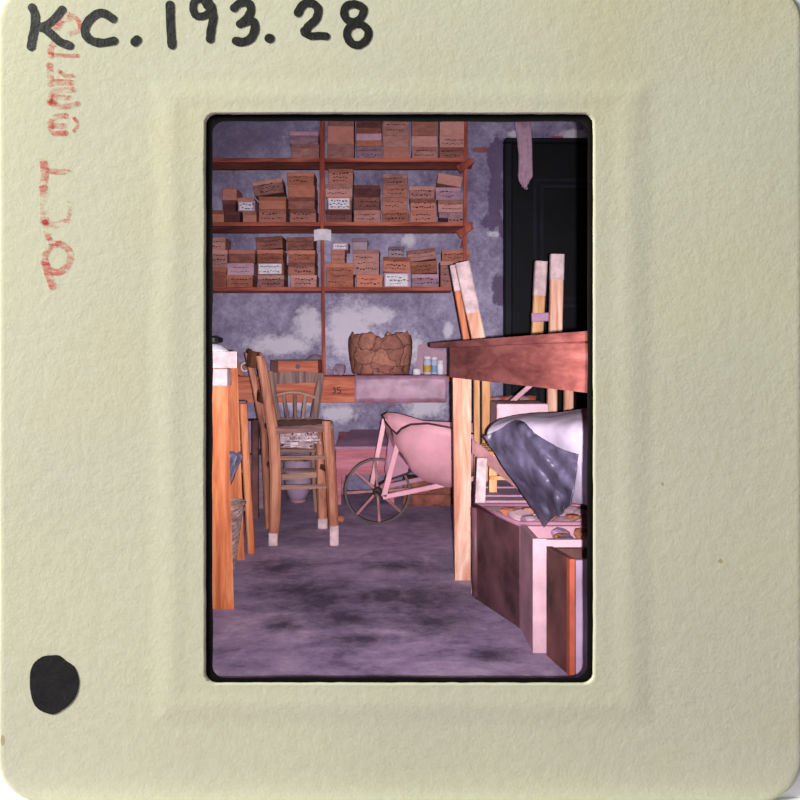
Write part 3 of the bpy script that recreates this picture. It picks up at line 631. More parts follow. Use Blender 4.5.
# ------------------------------------------------------------------ chairs
G1, G2 = 3.085, 3.39
ch = thing('rush_chair', 'worn wooden chair with frayed rush seat and pale-tipped feet, nearest the camera', 'chair', P(303, 537, 3.2))
def leg(par, pts, w_, mat=None, name='leg', foot=None, d=.9):
    """pts: (px, py, z) down the leg; w_ list of px widths"""
    mb = MB(); loops = []; 
    for (px, py, z), wd in zip(pts, w_):
        c_ = P(px, py, z); h = wd*z/F/2; e_ = h*.45
        if py == pts[-1][1]: c_.z = max(0.0, c_.z) if abs(c_.z) > .02 else 0.0
        loops.append([c_+Vector(q) for q in ((-h+e_, -h*d, 0), (h-e_, -h*d, 0), (h, -h*d+e_, 0), (h, h*d-e_, 0), (h-e_, h*d, 0), (-h+e_, h*d, 0), (-h, h*d-e_, 0), (-h, -h*d+e_, 0))])
    mb.loft(loops); o = mb.build(name, mat or M['chair'], par)
    if foot:
        (px, py, z) = pts[-1]; c_ = P(px, py, z); h = w_[-1]*z/F/2*1.06; zt = foot*z/F
        MB().box((c_.x-h, c_.y-h, -.0), (c_.x+h, c_.y+h, zt), .003).build('foot_tip', M['foot'], o)
    return o
leg(ch, [(259.5, 356, G1), (262, 364, G1), (270, 410, G1), (274.5, 440, G1), (276, 480, G1), (275, 520, G1), (273.5, 545, G1)], [7, 9, 10, 11, 11, 11, 8.5], foot=13)['label'] = 'long bent back leg nearest the camera'
leg(ch, [(248, 353, G2), (255, 385, G2), (263.5, 430, G2), (267, 480, G2), (268.5, 528, G2)], [6, 6.5, 6.5, 7, 6], d=1.0)
leg(ch, [(327.5, 421, G1), (331, 470, G1), (333, 510, G1), (334.5, 545.3, G1)], [10.5, 10.5, 10, 8.5], foot=20)
leg(ch, [(319, 428, G2), (321, 470, G2), (323, 528.3, G2)], [8, 9, 9], foot=10)
# knob on the front leg
kc = P(341, 519, 3.07)
kb = MB().lathe((kc.x, kc.y, kc.z), [(.004, -.014), (.013, -.008), (.016, 0), (.012, .009), (.004, .014)], 12); kb.rot(kc, 'Y', 1.1); kb.build('knot', M['chair'], ch, smooth=True)
# back rails joining the two back posts (seen almost edge-on)
def rail(par, name, a, b_, w_, d_, mat, bow=0.0, n_=6, sag=0.0):
    A, B = P(*a), P(*b_); loops = []
    for i in range(n_+1):
        t = i/n_; c_ = A.lerp(B, t)+Vector((bow*math.sin(PI*t), 0, sag*math.sin(PI*t)))
        h = w_*c_.y/F/2; loops.append([c_+Vector((-d_/2, -d_/2, -h)), c_+Vector((d_/2, -d_/2, -h)), c_+Vector((d_/2, d_/2, h)), c_+Vector((-d_/2, d_/2, h))])
    return MB().loft(loops).build(name, mat, par)
rail(ch, 'back_rail', (260.5, 361, G1), (250, 357, G2), 16, .014, M['chair'], -.02)
rail(ch, 'back_rail', (268, 400, G1), (259, 394, G2), 9, .012, M['chair'], -.015)
for k in range(3):
    t = (k+1)/4; A = P(268, 402, G1).lerp(P(259, 396, G2), t); B = P(273.5, 427, G1).lerp(P(263.5, 421, G2), t); MB().beam(A, B, .012, .012).build('spindle', M['chair'], ch)
rail(ch, 'rung', (279, 458, G1), (328, 457.5, G1), 3.6, .016, M['chair_x']); rail(ch, 'rung', (279, 487.5, G1), (329, 486, G1), 3.4, .016, M['chair_x'])
rail(ch, 'rung', (270, 450.5, G2), (318, 450, G2), 3.2, .016, M['chair_x']); rail(ch, 'rung', (270, 478, G2), (318, 474.5, G2), 5, .014, M['chair_x'])
rail(ch, 'rung', (276, 470, G1), (268, 463, G2), 4, .014, M['chair']); rail(ch, 'rung', (331, 472, G1), (321, 466, G2), 4, .014, M['chair'])
# rush seat
st_ = MB(); nA, nB = 14, 9
A00, A10, A01, A11 = P(272, 426.5, G1-.015), P(333, 423, G1-.015), P(264, 419.5, G2+.01), P(322, 418.5, G2+.01)
for lay in (0, 1):
    for i in range(nA+1):
        for j in range(nB+1):
            u, v_ = i/nA, j/nB; c_ = A00.lerp(A10, u).lerp(A01.lerp(A11, u), v_); e_ = min(u, 1-u, v_, 1-v_)
            c_.z += -.012*sstep(e_*3)-(.026 if lay else 0)+.003*math.sin(i*2.4)*math.sin(j*1.3)-(.004 if e_ < .01 else 0); st_.v.append(c_)
W_ = nB+1; N_ = (nA+1)*W_
for i in range(nA):
    for j in range(nB):
        a = i*W_+j; st_.f.append((a, a+1, a+W_+1, a+W_)); st_.f.append((N_+a, N_+a+W_, N_+a+W_+1, N_+a+1))
for i in range(nA):
    for j in (0, nB): a = i*W_+j; st_.f.append((a, a+W_, N_+a+W_, N_+a))
for j in range(nB):
    for i in (0, nA): a = i*W_+j; st_.f.append((a, a+1, N_+a+1, N_+a))
st_.build('rush_seat', M['rush'], ch, smooth=True)
rail(ch, 'seat_rail', (276, 431, G1-.004), (325, 427.5, G1-.004), 5.5, .02, M['chair_x']); rail(ch, 'seat_rail', (267, 425, G2), (319, 424.5, G2), 4, .02, M['chair_x'])
rail(ch, 'seat_rail', (329, 427, G1), (320, 422, G2), 5, .02, M['chair']); 
# frayed straw hanging under the seat
fr = MB(); rr = random.Random(9)
for k in range(70):
    x = rr.uniform(280, 317); y0_ = rr.uniform(431, 437); z = rr.uniform(3.13, 3.33); l = rr.uniform(3, 9); dx = rr.uniform(-7, 7)
    fr.beam(P(x, y0_, z), P(x+dx, y0_+l, z), .006, .003, .003)
for k in range(26):
    x = rr.uniform(279, 300); y0_ = rr.uniform(439, 447); z = rr.uniform(3.13, 3.3); fr.beam(P(x, y0_, z), P(x+rr.uniform(10, 22), y0_+rr.uniform(-1.5, 1.5), z), .006, .004)
o = fr.build('frayed_straw', M['straw'], ch); o['kind'] = 'stuff'; o['label'] = 'pale frayed straw hanging under the seat'

# second chair behind
H1, H2 = 3.74, 3.52
c2 = thing('spindle_chair', 'greyish spindle-back wooden chair standing behind the rush-seated one', 'chair', P(292, 512, 3.65))
leg(c2, [(321.5, 373, H1), (317, 400, H1), (313.5, 425, H1), (314, 470, H1), (316, 512, H1)], [6.5, 8, 7.5, 5, 4.5], M['chair_grey'])
leg(c2, [(271, 371, H1), (274, 400, H1), (277, 425, H1), (277, 470, H1), (276, 512, H1)], [6.5, 6.5, 6.5, 5, 4.5], M['chair_grey'])
leg(c2, [(319, 424, H2), (321, 520, H2), (322, 521.6, H2)], [6, 6, 5.5], M['chair_grey'])
leg(c2, [(278, 424, H2), (276, 520, H2), (275.5, 521.6, H2)], [6, 6, 5.5], M['chair_grey'])
# curved top rail
tr = MB(); loops = []
for i in range(13):
    t = i/12; x = 267+(323-267)*t; top = 371.5+2.0*abs(2*t-1)**2 if True else 0; bot = 383.5+.8*math.sin(t*PI*2); z = H1-.012+.03*(1-(2*t-1)**2)
    loops.append([P(x, top, z-.008), P(x, bot, z-.008), P(x, bot, z+.008), P(x, top, z+.008)])
tr.loft(loops).build('top_rail', M['chair_grey'], c2)
tr = MB(); tr.tube([P(270+(316-270)*i/12, 398-5.5*math.sin(PI*i/12), H1-.01+.025*math.sin(PI*i/12)) for i in range(13)], .0075, 8); tr.build('arched_rail', M['chair_x'], c2, smooth=True)
for (xa, xb) in ((275.5, 279), (284, 287.5), (295, 295.5), (305.5, 303)):
    MB().beam(P(xa, 395, H1), P(xb, 418.5, H1), .0155, .012).build('spindle', M['chair_grey'], c2)
rail(c2, 'back_rail', (276, 420, H1), (315, 419.5, H1), 4, .018, M['chair_x'])
sq = MB(); qs = [P(275, 425, H2-.02), P(321, 425, H2-.02)]; zt = qs[0].z
sq.loft([[(qs[0].x, H2-.02, zt-.018), (qs[1].x, H2-.02, zt-.018), (qs[1].x-.01, H1+.012, zt-.018), (qs[0].x+.01, H1+.012, zt-.018)], [(qs[0].x, H2-.02, zt), (qs[1].x, H2-.02, zt), (qs[1].x-.01, H1+.012, zt), (qs[0].x+.01, H1+.012, zt)]]); sq.build('seat', M['chair_grey'], c2)
rail(c2, 'rung', (278, 460, H1), (314, 460, H1), 3, .014, M['chair_x']); rail(c2, 'rung', (278, 470, H2), (320, 470, H2), 3, .014, M['chair_x'])
# pale pot under the chairs
pz = 3.98; pb = P(298, 507, pz); 
mb = MB(); zz = lambda y: (CH-(y-HY)/F*pz)
base_z = max(0, zz(507.5)); prof = [(6.5, 0), (8.5, 3), (11.5, 11), (13.5, 20), (14.6, 33), (15, 44), (15.6, 45), (15.6, 47), (14, 46.5), (13.4, 40), (10.5, 12), (3, 6)]
pt = thing('pale_pot', 'pale mauve tapering pot on the floor seen between the chair legs', 'pot', (pb.x, pz, 0))
MB().lathe((pb.x, pz, 0), [(r*pz/F, h*pz/F) for r, h in prof[1:]], 28).build('pot_body', M['pot_grey'], pt, smooth=True)
MB().lathe((pb.x, pz, -.0), [(5.5*pz/F, 0), (8.8*pz/F, 2.9*pz/F)], 28).build('pot_foot', M['pot_tip'], pt, smooth=True)

# ------------------------------------------------------------------ pink slanted-lid chest on legs
pk = thing('slant_chest', 'low pink wooden chest with mauve sloping lid against the wall', 'chest', (P(365, 0, 3.75).x, 3.9, 0))
fz = 3.92; bz = 4.25
a, b_ = P(336, 448, fz), P(396, 448, fz); c_, d_ = P(351, 431, bz), P(400, 431, bz); bot = P(340, 475, fz).z
MB().loft([[(a.x, fz, bot), (b_.x, fz, bot), (d_.x, bz, bot), (c_.x-.06, bz, bot)], [(a.x, fz, a.z-.003), (b_.x, fz, a.z-.003), (d_.x, bz, c_.z-.003), (c_.x-.06, bz, c_.z-.003)]]).build('chest_body', M['crate_pink'], pk)
MB().loft([[(a.x-.005, fz-.01, a.z-.0028), (b_.x+.005, fz-.01, a.z-.0028), (d_.x, bz, c_.z-.0028), (c_.x, bz, c_.z-.0028)], [(a.x-.005, fz-.01, a.z+.008), (b_.x+.005, fz-.01, a.z+.008), (d_.x, bz, c_.z+.008), (c_.x, bz, c_.z+.008)]]).build('lid', M['crate_mauve'], pk)
for x in (a.x+.012, b_.x-.02):
    for y in (fz+.02, bz-.03): MB().box((x-.012, y-.012, 0), (x+.012, y+.012, bot-.0003)).build('leg', M['crate_pink'], pk)

# ------------------------------------------------------------------ wheelbarrow
wbw = thing('wheelbarrow', 'pink wheelbarrow with dark iron spoked wheel by the table leg', 'wheelbarrow', P(395, 524, 3.47))
wz = 3.47; hc = P(377.5, 491, wz); R = hc.z
wr = thing('wheel', None, None, tuple(hc)); wr.parent = wbw; wr.location = hc-Vector(wbw['_w']); wr['_w'] = list(hc)
mb = MB(); n_ = 48; loops = []
for k in range(n_):
    a = 2*PI*k/n_; loops.append([hc+Vector((rr_*math.cos(a), yy, rr_*math.sin(a))) for rr_, yy in ((R, -.011), (R, .011), (R-.010, .011), (R-.010, -.011))])
mb.loft(loops+[loops[0]], (False, False)); mb.build('rim', M['iron'], wr)
for k in range(8):
    a = PI/4*k+.06; u = Vector((math.cos(a), 0, math.sin(a))); MB().beam(hc+u*.015, hc+u*(R-.009), .010, .007, .012, .007).build('spoke', M['spoke'], wr)
mb = MB().lathe((hc.x, hc.y, hc.z), [(.014, -.03), (.020, -.02), (.020, .02), (.014, .03)], 16); mb.rot(hc, 'X', PI/2); mb.build('hub', M['iron'], wr, smooth=True)
MB().tube([hc+Vector((0, -.11, 0)), hc+Vector((0, .1, 0))], .007).build('axle', M['iron'], wbw)
MB().beam(P(384.5, 419, 3.58), P(372, 484, 3.57), .021, .02).build('fork', M['pink_metal'], wbw)
MB().beam(P(401, 432, 3.37), P(384, 496, 3.37), .023, .02).build('fork', M['pink_metal'], wbw)
MB().beam(P(383, 497, 3.37), P(444, 484.5, 3.37), .020, .02).add([], []).build('chassis_bar', M['pink_metal'], wbw)
MB().beam(P(444, 484.5, 3.37), P(500, 473, 3.37), .020, .02).build('handle', M['pink_metal'], wbw)
MB().beam(P(378, 488, 3.57), P(500, 462, 3.57), .020, .02).build('chassis_bar', M['pink_dark'], wbw)
for zz_ in (3.37, 3.57): 
    t_ = P(459, 481, zz_); MB().beam((t_.x, zz_, t_.z), (t_.x+.01, zz_, 0), .022, .02).build('leg', M['pink_metal'], wbw)
rim = [(397, 434, 3.33), (402, 428.5, 3.30), (411, 424.5, 3.28), (428, 423.5, 3.25), (447, 427, 3.23), (474, 434, 3.22), (480, 428, 3.4), (476, 423, 3.6), (445, 422, 3.62), (424, 421, 3.64), (412, 417.5, 3.66), (398, 413.6, 3.67), (387, 412.6, 3.66), (382.5, 415.5, 3.6), (385.5, 422, 3.52), (390.5, 428.5, 3.42)]
bot = [(404, 456, 3.38), (407, 463, 3.36), (413, 473, 3.35), (425, 481, 3.35), (446, 487, 3.35), (462, 488, 3.35), (468, 485, 3.42), (466, 478, 3.55), (448, 477, 3.57), (432, 476, 3.57), (420, 474, 3.57), (412, 472, 3.57), (408, 471, 3.56), (405, 469, 3.52), (403, 464, 3.48), (403, 459, 3.42)]
RV = [P(*q) for q in rim]; BV = [P(*q) for q in bot]; loops = []; cen = sum(RV, Vector())/len(RV)
for k in range(7):
    t = k/6; bl_ = math.sin(PI*t)*.022; l = []
    for r_, b_ in zip(RV, BV):
        o_ = r_.lerp(b_, t); h_ = Vector((o_.x-cen.x, o_.y-cen.y, 0)).normalized(); l.append(o_+h_*bl_+Vector((0, 0, -.0*bl_)))
    loops.append(l)
mb = MB().loft(loops, (False, True)); o = mb.build('tray', M['pink_metal'], wbw, smooth=True); mo = o.modifiers.new('t', 'SOLIDIFY'); mo.thickness = .004
MB().tube(RV, .0038, 6, True).build('tray_rim', M['iron'], wbw, smooth=True)
MB().tube([P(391, 430, 3.37), P(394, 440, 3.37), P(398.5, 450, 3.375), (P(404, 459, 3.38)), P(410, 467, 3.38), P(410.5, 471.5, 3.38), P(406, 474, 3.39), P(396, 477.5, 3.4), P(386, 481, 3.41), P(379, 484.5, 3.42)], .0042, 6).build('brace_rod', M['iron'], wbw, smooth=True)
mb = MB().add([P(391, 430, 3.43), P(399, 450, 3.43), P(409, 467, 3.42), P(408, 472, 3.42), P(388, 479, 3.43), P(385, 470, 3.44), P(388, 445, 3.44)], [tuple(range(7))]); o = mb.build('nose_plate', M['pink_dark'], wbw); mo = o.modifiers.new('t', 'SOLIDIFY'); mo.thickness = .004
# brown crate behind the barrow
bc = thing('flat_crate', 'flat reddish brown wooden crate on the floor behind the wheelbarrow', 'crate', (P(420, 0, 3.9).x, 3.95, 0))
ca, cb_ = P(403, 506, 3.88), P(452, 506, 3.88)
for k, (h0, h1) in enumerate(((.0, .055), (.062, .118))):
    MB().box((ca.x, 3.88, h0+.0005), (cb_.x, 3.895, h1), .002).build('slat', M['brick_brown'], bc)
MB().box((ca.x, 3.8955, .0005), (cb_.x, 4.15, .11), .002).build('crate_body', M['brick_brown'], bc)

# ------------------------------------------------------------------ left foreground table
lt = thing('left_table', 'light wood table with orange pine leg at the left window edge', 'table', (-.52, 2.3, 0))
lz = 2.305
def slab(par, name, mat, pts): return MB().loft(pts).build(name, mat, par)
def legq(par, name, mat, z, xt0, xt1, yt, xb0, xb1, yb, d=.06, z2=None):
    a, b_, c_, e_ = P(xt0, yt, z), P(xt1, yt, z), P(xb0, yb, z), P(xb1, yb, z); zb = 0 if abs(c_.z) < .02 else c_.z
    kq = (z+d)/z*1.004
    return MB().loft([[(c_.x, z, zb), (e_.x, z, zb), (e_.x*kq, z+d, zb), (c_.x*kq, z+d, zb)], [(a.x, z, a.z), (b_.x, z, a.z), (b_.x*kq, z+d, a.z), (a.x*kq, z+d, a.z)]]).build(name, mat, par)
l_ = legq(lt, 'leg', M['orange'], lz, 207, 227, 368.5, 210, 234, 608.5)
MB().box((P(206, 0, lz).x, lz-.003, P(0, 386, lz).z), (P(227.3, 0, lz).x, lz+.062, P(0, 369, lz).z), .002).build('painted_leg_top', M['foot'], l_)
MB().loft([[(P(150, 0, 2.22).x, 2.22, z_), (P(237, 0, 2.22).x, 2.22, z_), (P(238, 0, 2.95).x, 2.95, z_), (P(150, 0, 2.95).x, 2.95, z_)] for z_ in (P(0, 368, 2.22).z, P(0, 351.5, 2.22).z)]).build('table_top', M['foot'], lt)
legq(lt, 'leg', M['orange'], 2.86, 226, 237.5, 368, 231, 244.5, 560)
legq(lt, 'leg', M['orange'], 2.86, 140, 152, 368, 140, 152, 560)
legq(lt, 'leg', M['orange'], lz, 152, 172, 368, 152, 172, 608.5)
tt = P(0, 351.5, 2.22).z+.0005
# dish and black lid
dsh = MB().lathe((P(211, 0, 2.4).x, 2.4, tt), [(.052, 0), (.048, .005), (.03, .018), (.02, .022), (.0, .023)], 28)
tag(dsh.build('white_dish', M['paper'], smooth=True), 'white upturned dish on the left table top', 'dish')
bl_ = MB().lathe((P(211, 0, 2.4).x, 2.4, tt+.0235), [(.02, 0), (.034, .004), (.034, .016), (.03, .018)], 24)
tag(bl_.build('black_lid', M['black'], smooth=False), 'black round lid resting on the white dish', 'lid')
# hanging dark rag
rg = MB()
for (py, a, b_) in ((452, 222, 240), (457, 224, 243), (462, 225, 241), (470, 225, 237), (479, 226, 233), (487, 227, 229)):
    for i in range(6):
        t = i/5; rg.v.append(P(a+(b_-a)*t, py+1.2*math.sin(i*2), 2.82+.012*math.sin(i*1.8+py*.1)))
rg.f = [(r_*6+i, r_*6+i+1, (r_+1)*6+i+1, (r_+1)*6+i) for r_ in range(5) for i in range(5)]
o = tag(rg.build('grey_rag', M['grey_cloth'], smooth=True), 'small blue-grey rag hanging by the orange table legs', 'rag'); mo = o.modifiers.new('t', 'SOLIDIFY'); mo.thickness = .004
# wicker basket
wkt = thing('wicker_basket', 'pale wicker basket on the floor behind the front orange leg', 'basket', (P(222, 0, 2.74).x, 2.66, 0))
bx_ = P(222, 0, 2.7).x; mb = MB(); prof = []
Hh = P(0, 506, 2.7).z
for k in range(27):
    t = k/26; prof.append(((.036+.030*t)+(.0022 if k % 2 else -.0006), .001+Hh*t))
prof += [(.072, Hh+.002), (.070, Hh+.008), (.062, Hh+.004), (.034, .006), (.005, .005)]
mb.lathe((bx_, 2.72, 0), prof, 26, (True, True), lambda k, a, r, z: (r+.0016*(1 if int(a/(2*PI)*26) % 2 else -1)*(1 if k % 2 else -1), z)); mb.build('woven_body', M['wick'], wkt)
MB().tube([(bx_+.070*math.cos(2*PI*k/24), 2.72+.070*math.sin(2*PI*k/24), Hh+.006) for k in range(24)], .005, 6, True).build('basket_rim', M['wick'], wkt)
# stool / ladder post
ls = thing('slatted_stool', 'narrow orange wood stand with rungs between left table and chair', 'stand', P(247, 553, 2.96))
leg(ls, [(243.2, 403, 2.96), (246, 460, 2.96), (251.5, 553, 2.96)], [7.5, 7.5, 7], M['orange'], d=.9)
leg(ls, [(224, 405, 3.12), (228, 460, 3.12), (233, 544, 3.12)], [7, 7, 7], M['orange'])
leg(ls, [(205, 405, 3.05), (203, 460, 3.05), (201, 547, 3.05)], [7, 7, 7], M['orange'])
for py in (443, 472, 509):
    rail(ls, 'rung', (245, py, 2.96), (225+(py-405)*.05, py-4, 3.12), 3, .014, M['chair_x'])
rail(ls, 'rung', (226, 438, 3.12), (204, 440, 3.05), 3, .014, M['chair_x'])
MB().box((P(241, 0, 2.96).x-.005, 2.945, P(0, 404, 2.96).z), (P(246.8, 0, 2.96).x, 2.975, P(0, 400.5, 2.96).z), .002).build('end_cap', M['trunk'], ls)
# dark batten and pale carton at the wall
bt = MB().beam(P(255.5, 420, 3.6), Vector((P(255.5, 0, 3.6).x, 3.6, 0)), .028, .028)
tag(bt.build('dark_batten', M['brown_board']), 'dark upright batten behind the left stand and chair', 'batten')
ct = MB().box((P(248, 0, 3.8).x, 3.8, 0), (P(264, 0, 3.8).x, 4.05, P(0, 455, 3.8).z), .003)
tag(ct.build('pale_carton', BX['grey']), 'tall plain carton on the floor under bench behind dark batten', 'carton')
ct = MB().box((P(236, 0, 4.12).x, 4.12, 0), (P(262, 0, 4.12).x, 4.3, P(0, 421, 4.12).z), .003)
tag(ct.build('grey_crate', M['crate_mauve']), 'taller dull mauve crate against the wall beneath the bench left end', 'crate')

# ------------------------------------------------------------------ right table
rt = thing('work_table', 'heavy reddish wooden table with pale pine leg at right', 'table', (.5, 2.1, 0))
E0, E1 = Vector((.155, 2.60, 0)), Vector((.3493, 1.42, 0))
dirv = (E1-E0).normalized(); nrm = Vector((-dirv.y, dirv.x, 0)); nrm = nrm if nrm.x > 0 else -nrm    # nrm points right, under the table
TOP = CH+14.2/F*2.60; BOTA = CH-21.2/F*2.60
far = E0-dirv*.25
def q4(a, b_, wd, z0_, z1_): return [[Vector((*p.xy, z0_)) for p in (a, b_, b_+nrm*wd, a+nrm*wd)], [Vector((*p.xy, z1_)) for p in (a, b_, b_+nrm*wd, a+nrm*wd)]]
MB().loft(q4(far-nrm*.012, E1-nrm*.006, .72, TOP-.018, TOP)).build('table_top', M['red_table'], rt)
MB().loft(q4(E0, E1, .022, BOTA, TOP-.0185)).build('apron', M['red_table'], rt)
MB().loft([[Vector((*p.xy, z)) for p in (E0+nrm*.0225, E0+nrm*.68, E0+nrm*.68-dirv*.02, E0+nrm*.0225-dirv*.02)] for z in (BOTA, TOP-.0185)]).build('apron', M['red_table'], rt)
MB().loft(q4(E0+nrm*.66, E1+nrm*.66, .022, BOTA, TOP-.0185)).build('apron', M['red_table'], rt)
zl = 2.60; la, lb_ = P(453, 0, zl).x, P(471.3, 0, zl).x; lc, ld_ = P(455, 0, zl).x, P(470.5, 0, zl).x
MB().loft([[(lc, zl, 0), (ld_, zl, 0), (ld_, zl+.05, 0), (lc, zl+.05, 0)], [(la, zl, BOTA-.0004), (lb_, zl, BOTA-.0004), (lb_, zl+.06, BOTA-.0004), (la, zl+.06, BOTA-.0004)]]).build('leg', M['pale_pine'], rt)
for p in (E1+nrm*.03-dirv*.04, E0+nrm*.62+dirv*.03, E1+nrm*.62-dirv*.04):
    MB().box((p.x-.025, p.y-.025, 0), (p.x+.025, p.y+.025, BOTA-.0004)).build('leg', M['pale_pine'], rt)

# upturned chair behind the table: pale-tipped legs in the air
uc = thing('upturned_chair', 'upside-down wooden chair with pale-tipped legs sticking up behind table', 'chair', P(505, 540, 3.15))
def upleg(px0, py0, px1, py1, z0_, z1_, wpx, tip, d=.03, mat='pale_pine'):
    A, B = P(px0, py0, z0_), P(px1, py1, z1_); w_ = wpx*z0_/F; o = MB().beam(A, B, w_, d).build('leg', M[mat], uc)
    t = tip/abs(py1-py0); MB().beam(A+(A-B).normalized()*.002, A.lerp(B, t), w_*1.05, d*1.08).build('leg_tip', M['foot'], o); return o
upleg(462, 263, 481.5, 352, 3.08, 3.08, 13.5, 50); upleg(453, 266, 468.5, 352, 3.16, 3.16, 6.5, 25, .03, 'orange')
upleg(541, 262, 536, 352, 3.2, 3.2, 11.5, 34, .034, 'yellow_pine'); upleg(557, 255, 555, 352, 3.08, 3.08, 13, 25)
MB().box((P(478, 0, 3.1).x, 3.05, P(0, 372, 3.1).z), (P(556, 0, 3.1).x, 3.25, P(0, 351, 3.1).z), .004).build('seat', M['rush'], uc)
MB().beam(P(531.5, 317.5, 3.16), P(549, 317, 3.16), .032, .02).build('rung', M['crate_mauve'], uc)
# its back posts reach down
for (xa, xb, yb, z, wp_, mt_) in ((486, 486.5, 545.5, 3.08, 8.5, 'yellow_pine'), (552, 552, 545.5, 3.08, 9.5, 'pale_pine'), (476.5, 477, 540, 3.17, 6, 'yellow_pine'), (568.5, 568, 541, 3.15, 9, 'pale_pine')):
    t_ = P(xa, 372.5, z); f_ = P(xb, yb, z); f_.z = 0
    MB().beam(t_, f_, wp_*z/F, .03).build('post', M[mt_], uc)
MB().beam(P(486, 430, 3.08), P(552, 430, 3.08), .02, .015).build('rung', M['chair_x'], uc)

# ------------------------------------------------------------------ boxes standing along the right, under the table
# floor line of their left sides
def fpt(px, py): z = CH*F/(py-HY); return Vector(((px-CX)/F*z, z, 0))
def prismbox(pts, z0_, z1_, inset=0): return MB().loft([[Vector((*p.xy, z0_)) for p in pts], [Vector((*p.xy, z1_)) for p in pts]])
def openbox(name, lab, cat, fa, na, wd, H, mat, front_mat=None, tw=.014, edge=None):
    """fa far-left floor point, na near-left floor point; opens at the top"""
    d_ = (na-fa).normalized(); r_ = Vector((1, 0, 0))
    t_ = thing(name, lab, cat, tuple((fa+na)/2+r_*wd/2))
    MB().loft([[Vector((*p.xy, z)) for p in (fa, na, na+r_*tw, fa+r_*tw)] for z in (0, H)]).build('side_panel', mat, t_)
    MB().loft([[Vector((*p.xy, z)) for p in (fa+r_*(wd-tw), na+r_*(wd-tw), na+r_*wd, fa+r_*wd)] for z in (0, H)]).build('side_panel', mat, t_)
    MB().loft([[Vector((*p.xy, z)) for p in (na+r_*(tw+.0003), na+r_*(wd-tw-.0003), na+r_*(wd-tw-.0003)-d_*tw, na+r_*(tw+.0003)-d_*tw)] for z in (0, H-.002)]).build('front_panel', front_mat or mat, t_)
    MB().loft([[Vector((*p.xy, z)) for p in (fa+r_*(tw+.0003), fa+r_*(wd-tw-.0003), fa+r_*(wd-tw-.0003)+d_*tw, fa+r_*(tw+.0003)+d_*tw)] for z in (0, H-.002)]).build('back_panel', mat, t_)
    MB().loft([[Vector((*p.xy, z)) for p in (fa+r_*(tw+.0003)+d_*(tw+.0003), na+r_*(tw+.0003)-d_*(tw+.0003), na+r_*(wd-tw-.0003)-d_*(tw+.0003), fa+r_*(wd-tw-.0003)+d_*(tw+.0003))] for z in (.001, .012)]).build('bottom_panel', mat, t_)
    if edge:
        e0 = na; MB().loft([[Vector((*p.xy, z)) for p in (e0-r_*.001-d_*edge[1], e0-r_*.001+d_*.003, e0+r_*edge[0]+d_*.003, e0+r_*edge[0]-d_*edge[1])] for z in (0, H+.001)]).build('corner_strip', edge[2], t_)
    return t_, d_, r_
f1, n1 = fpt(474.5, 598), fpt(519.5, 628)
f2, n2 = fpt(520.5, 629), fpt(533, 652.5)
f3, n3 = fpt(546.5, 655.5), fpt(569.5, 675.8)
# trunk with rounded far corner
t1, dd, rr1 = openbox('old_trunk', 'dark leathery trunk full of sherds, farthest of three floor boxes', 'trunk', f1, n1, .36, .268, M['trunk'], tw=.012)
MB().tube([Vector((*(f1).xy, .268)), Vector((*n1.xy, .268)), Vector((*(n1+rr1*.36).xy, .268)), Vector((*(f1+rr1*.36).xy, .268))], .007, 8, True).build('rim', M['pink_dark'], t1, smooth=True)
MB().tube([Vector((*(f1+dd*.01).xy, .01)), Vector((*(f1+dd*.004).xy, .262))], .012, 10).build('corner_strip', M['trunk'], t1, smooth=True)
t2, _, rr2 = openbox('pink_box', 'pinkish board box with white corner strip, middle of three floor boxes', 'box', f2, n2, .34, .268, M['pink_board'], M['white_edge'], edge=(.031, .0015, M['white_edge']))
t3, _, rr3 = openbox('brown_box', 'brown board box with orange corner, nearest of three floor boxes', 'box', f3, n3, .33, .255, M['brown_board'], M['mauve_board'], edge=(.010, .012, M['orange_edge']))
# sherds lying in the boxes
def chunk(c_, r, seed, mat, lab, grp, flat=.55):
    rr = random.Random(seed); bm = bmesh.new(); bmesh.ops.create_icosphere(bm, subdivisions=2, radius=1)
    ax = (r*rr.uniform(.8, 1.3), r*rr.uniform(.7, 1.1), r*flat*rr.uniform(.7, 1.1)); E = Matrix.Rotation(rr.uniform(0, PI), 3, 'Z') @ Matrix.Rotation(rr.uniform(-.5, .5), 3, 'X')
    mb = MB(); vs = []
    for v_ in bm.verts:
        q = v_.co.copy(); q *= 1+.35*mnoise.noise(q*1.6+Vector((seed*3.1, 0, 0))); q = Vector([max(-.8, min(.8, q[i]))*ax[i] for i in range(3)]); vs.append(E @ q+Vector(c_))
    mb.add(vs, [tuple(v_.index for v_ in f.verts) for f in bm.faces]); bm.free()
    return tag(mb.build('pottery_sherd', mat), lab, 'sherd', grp)
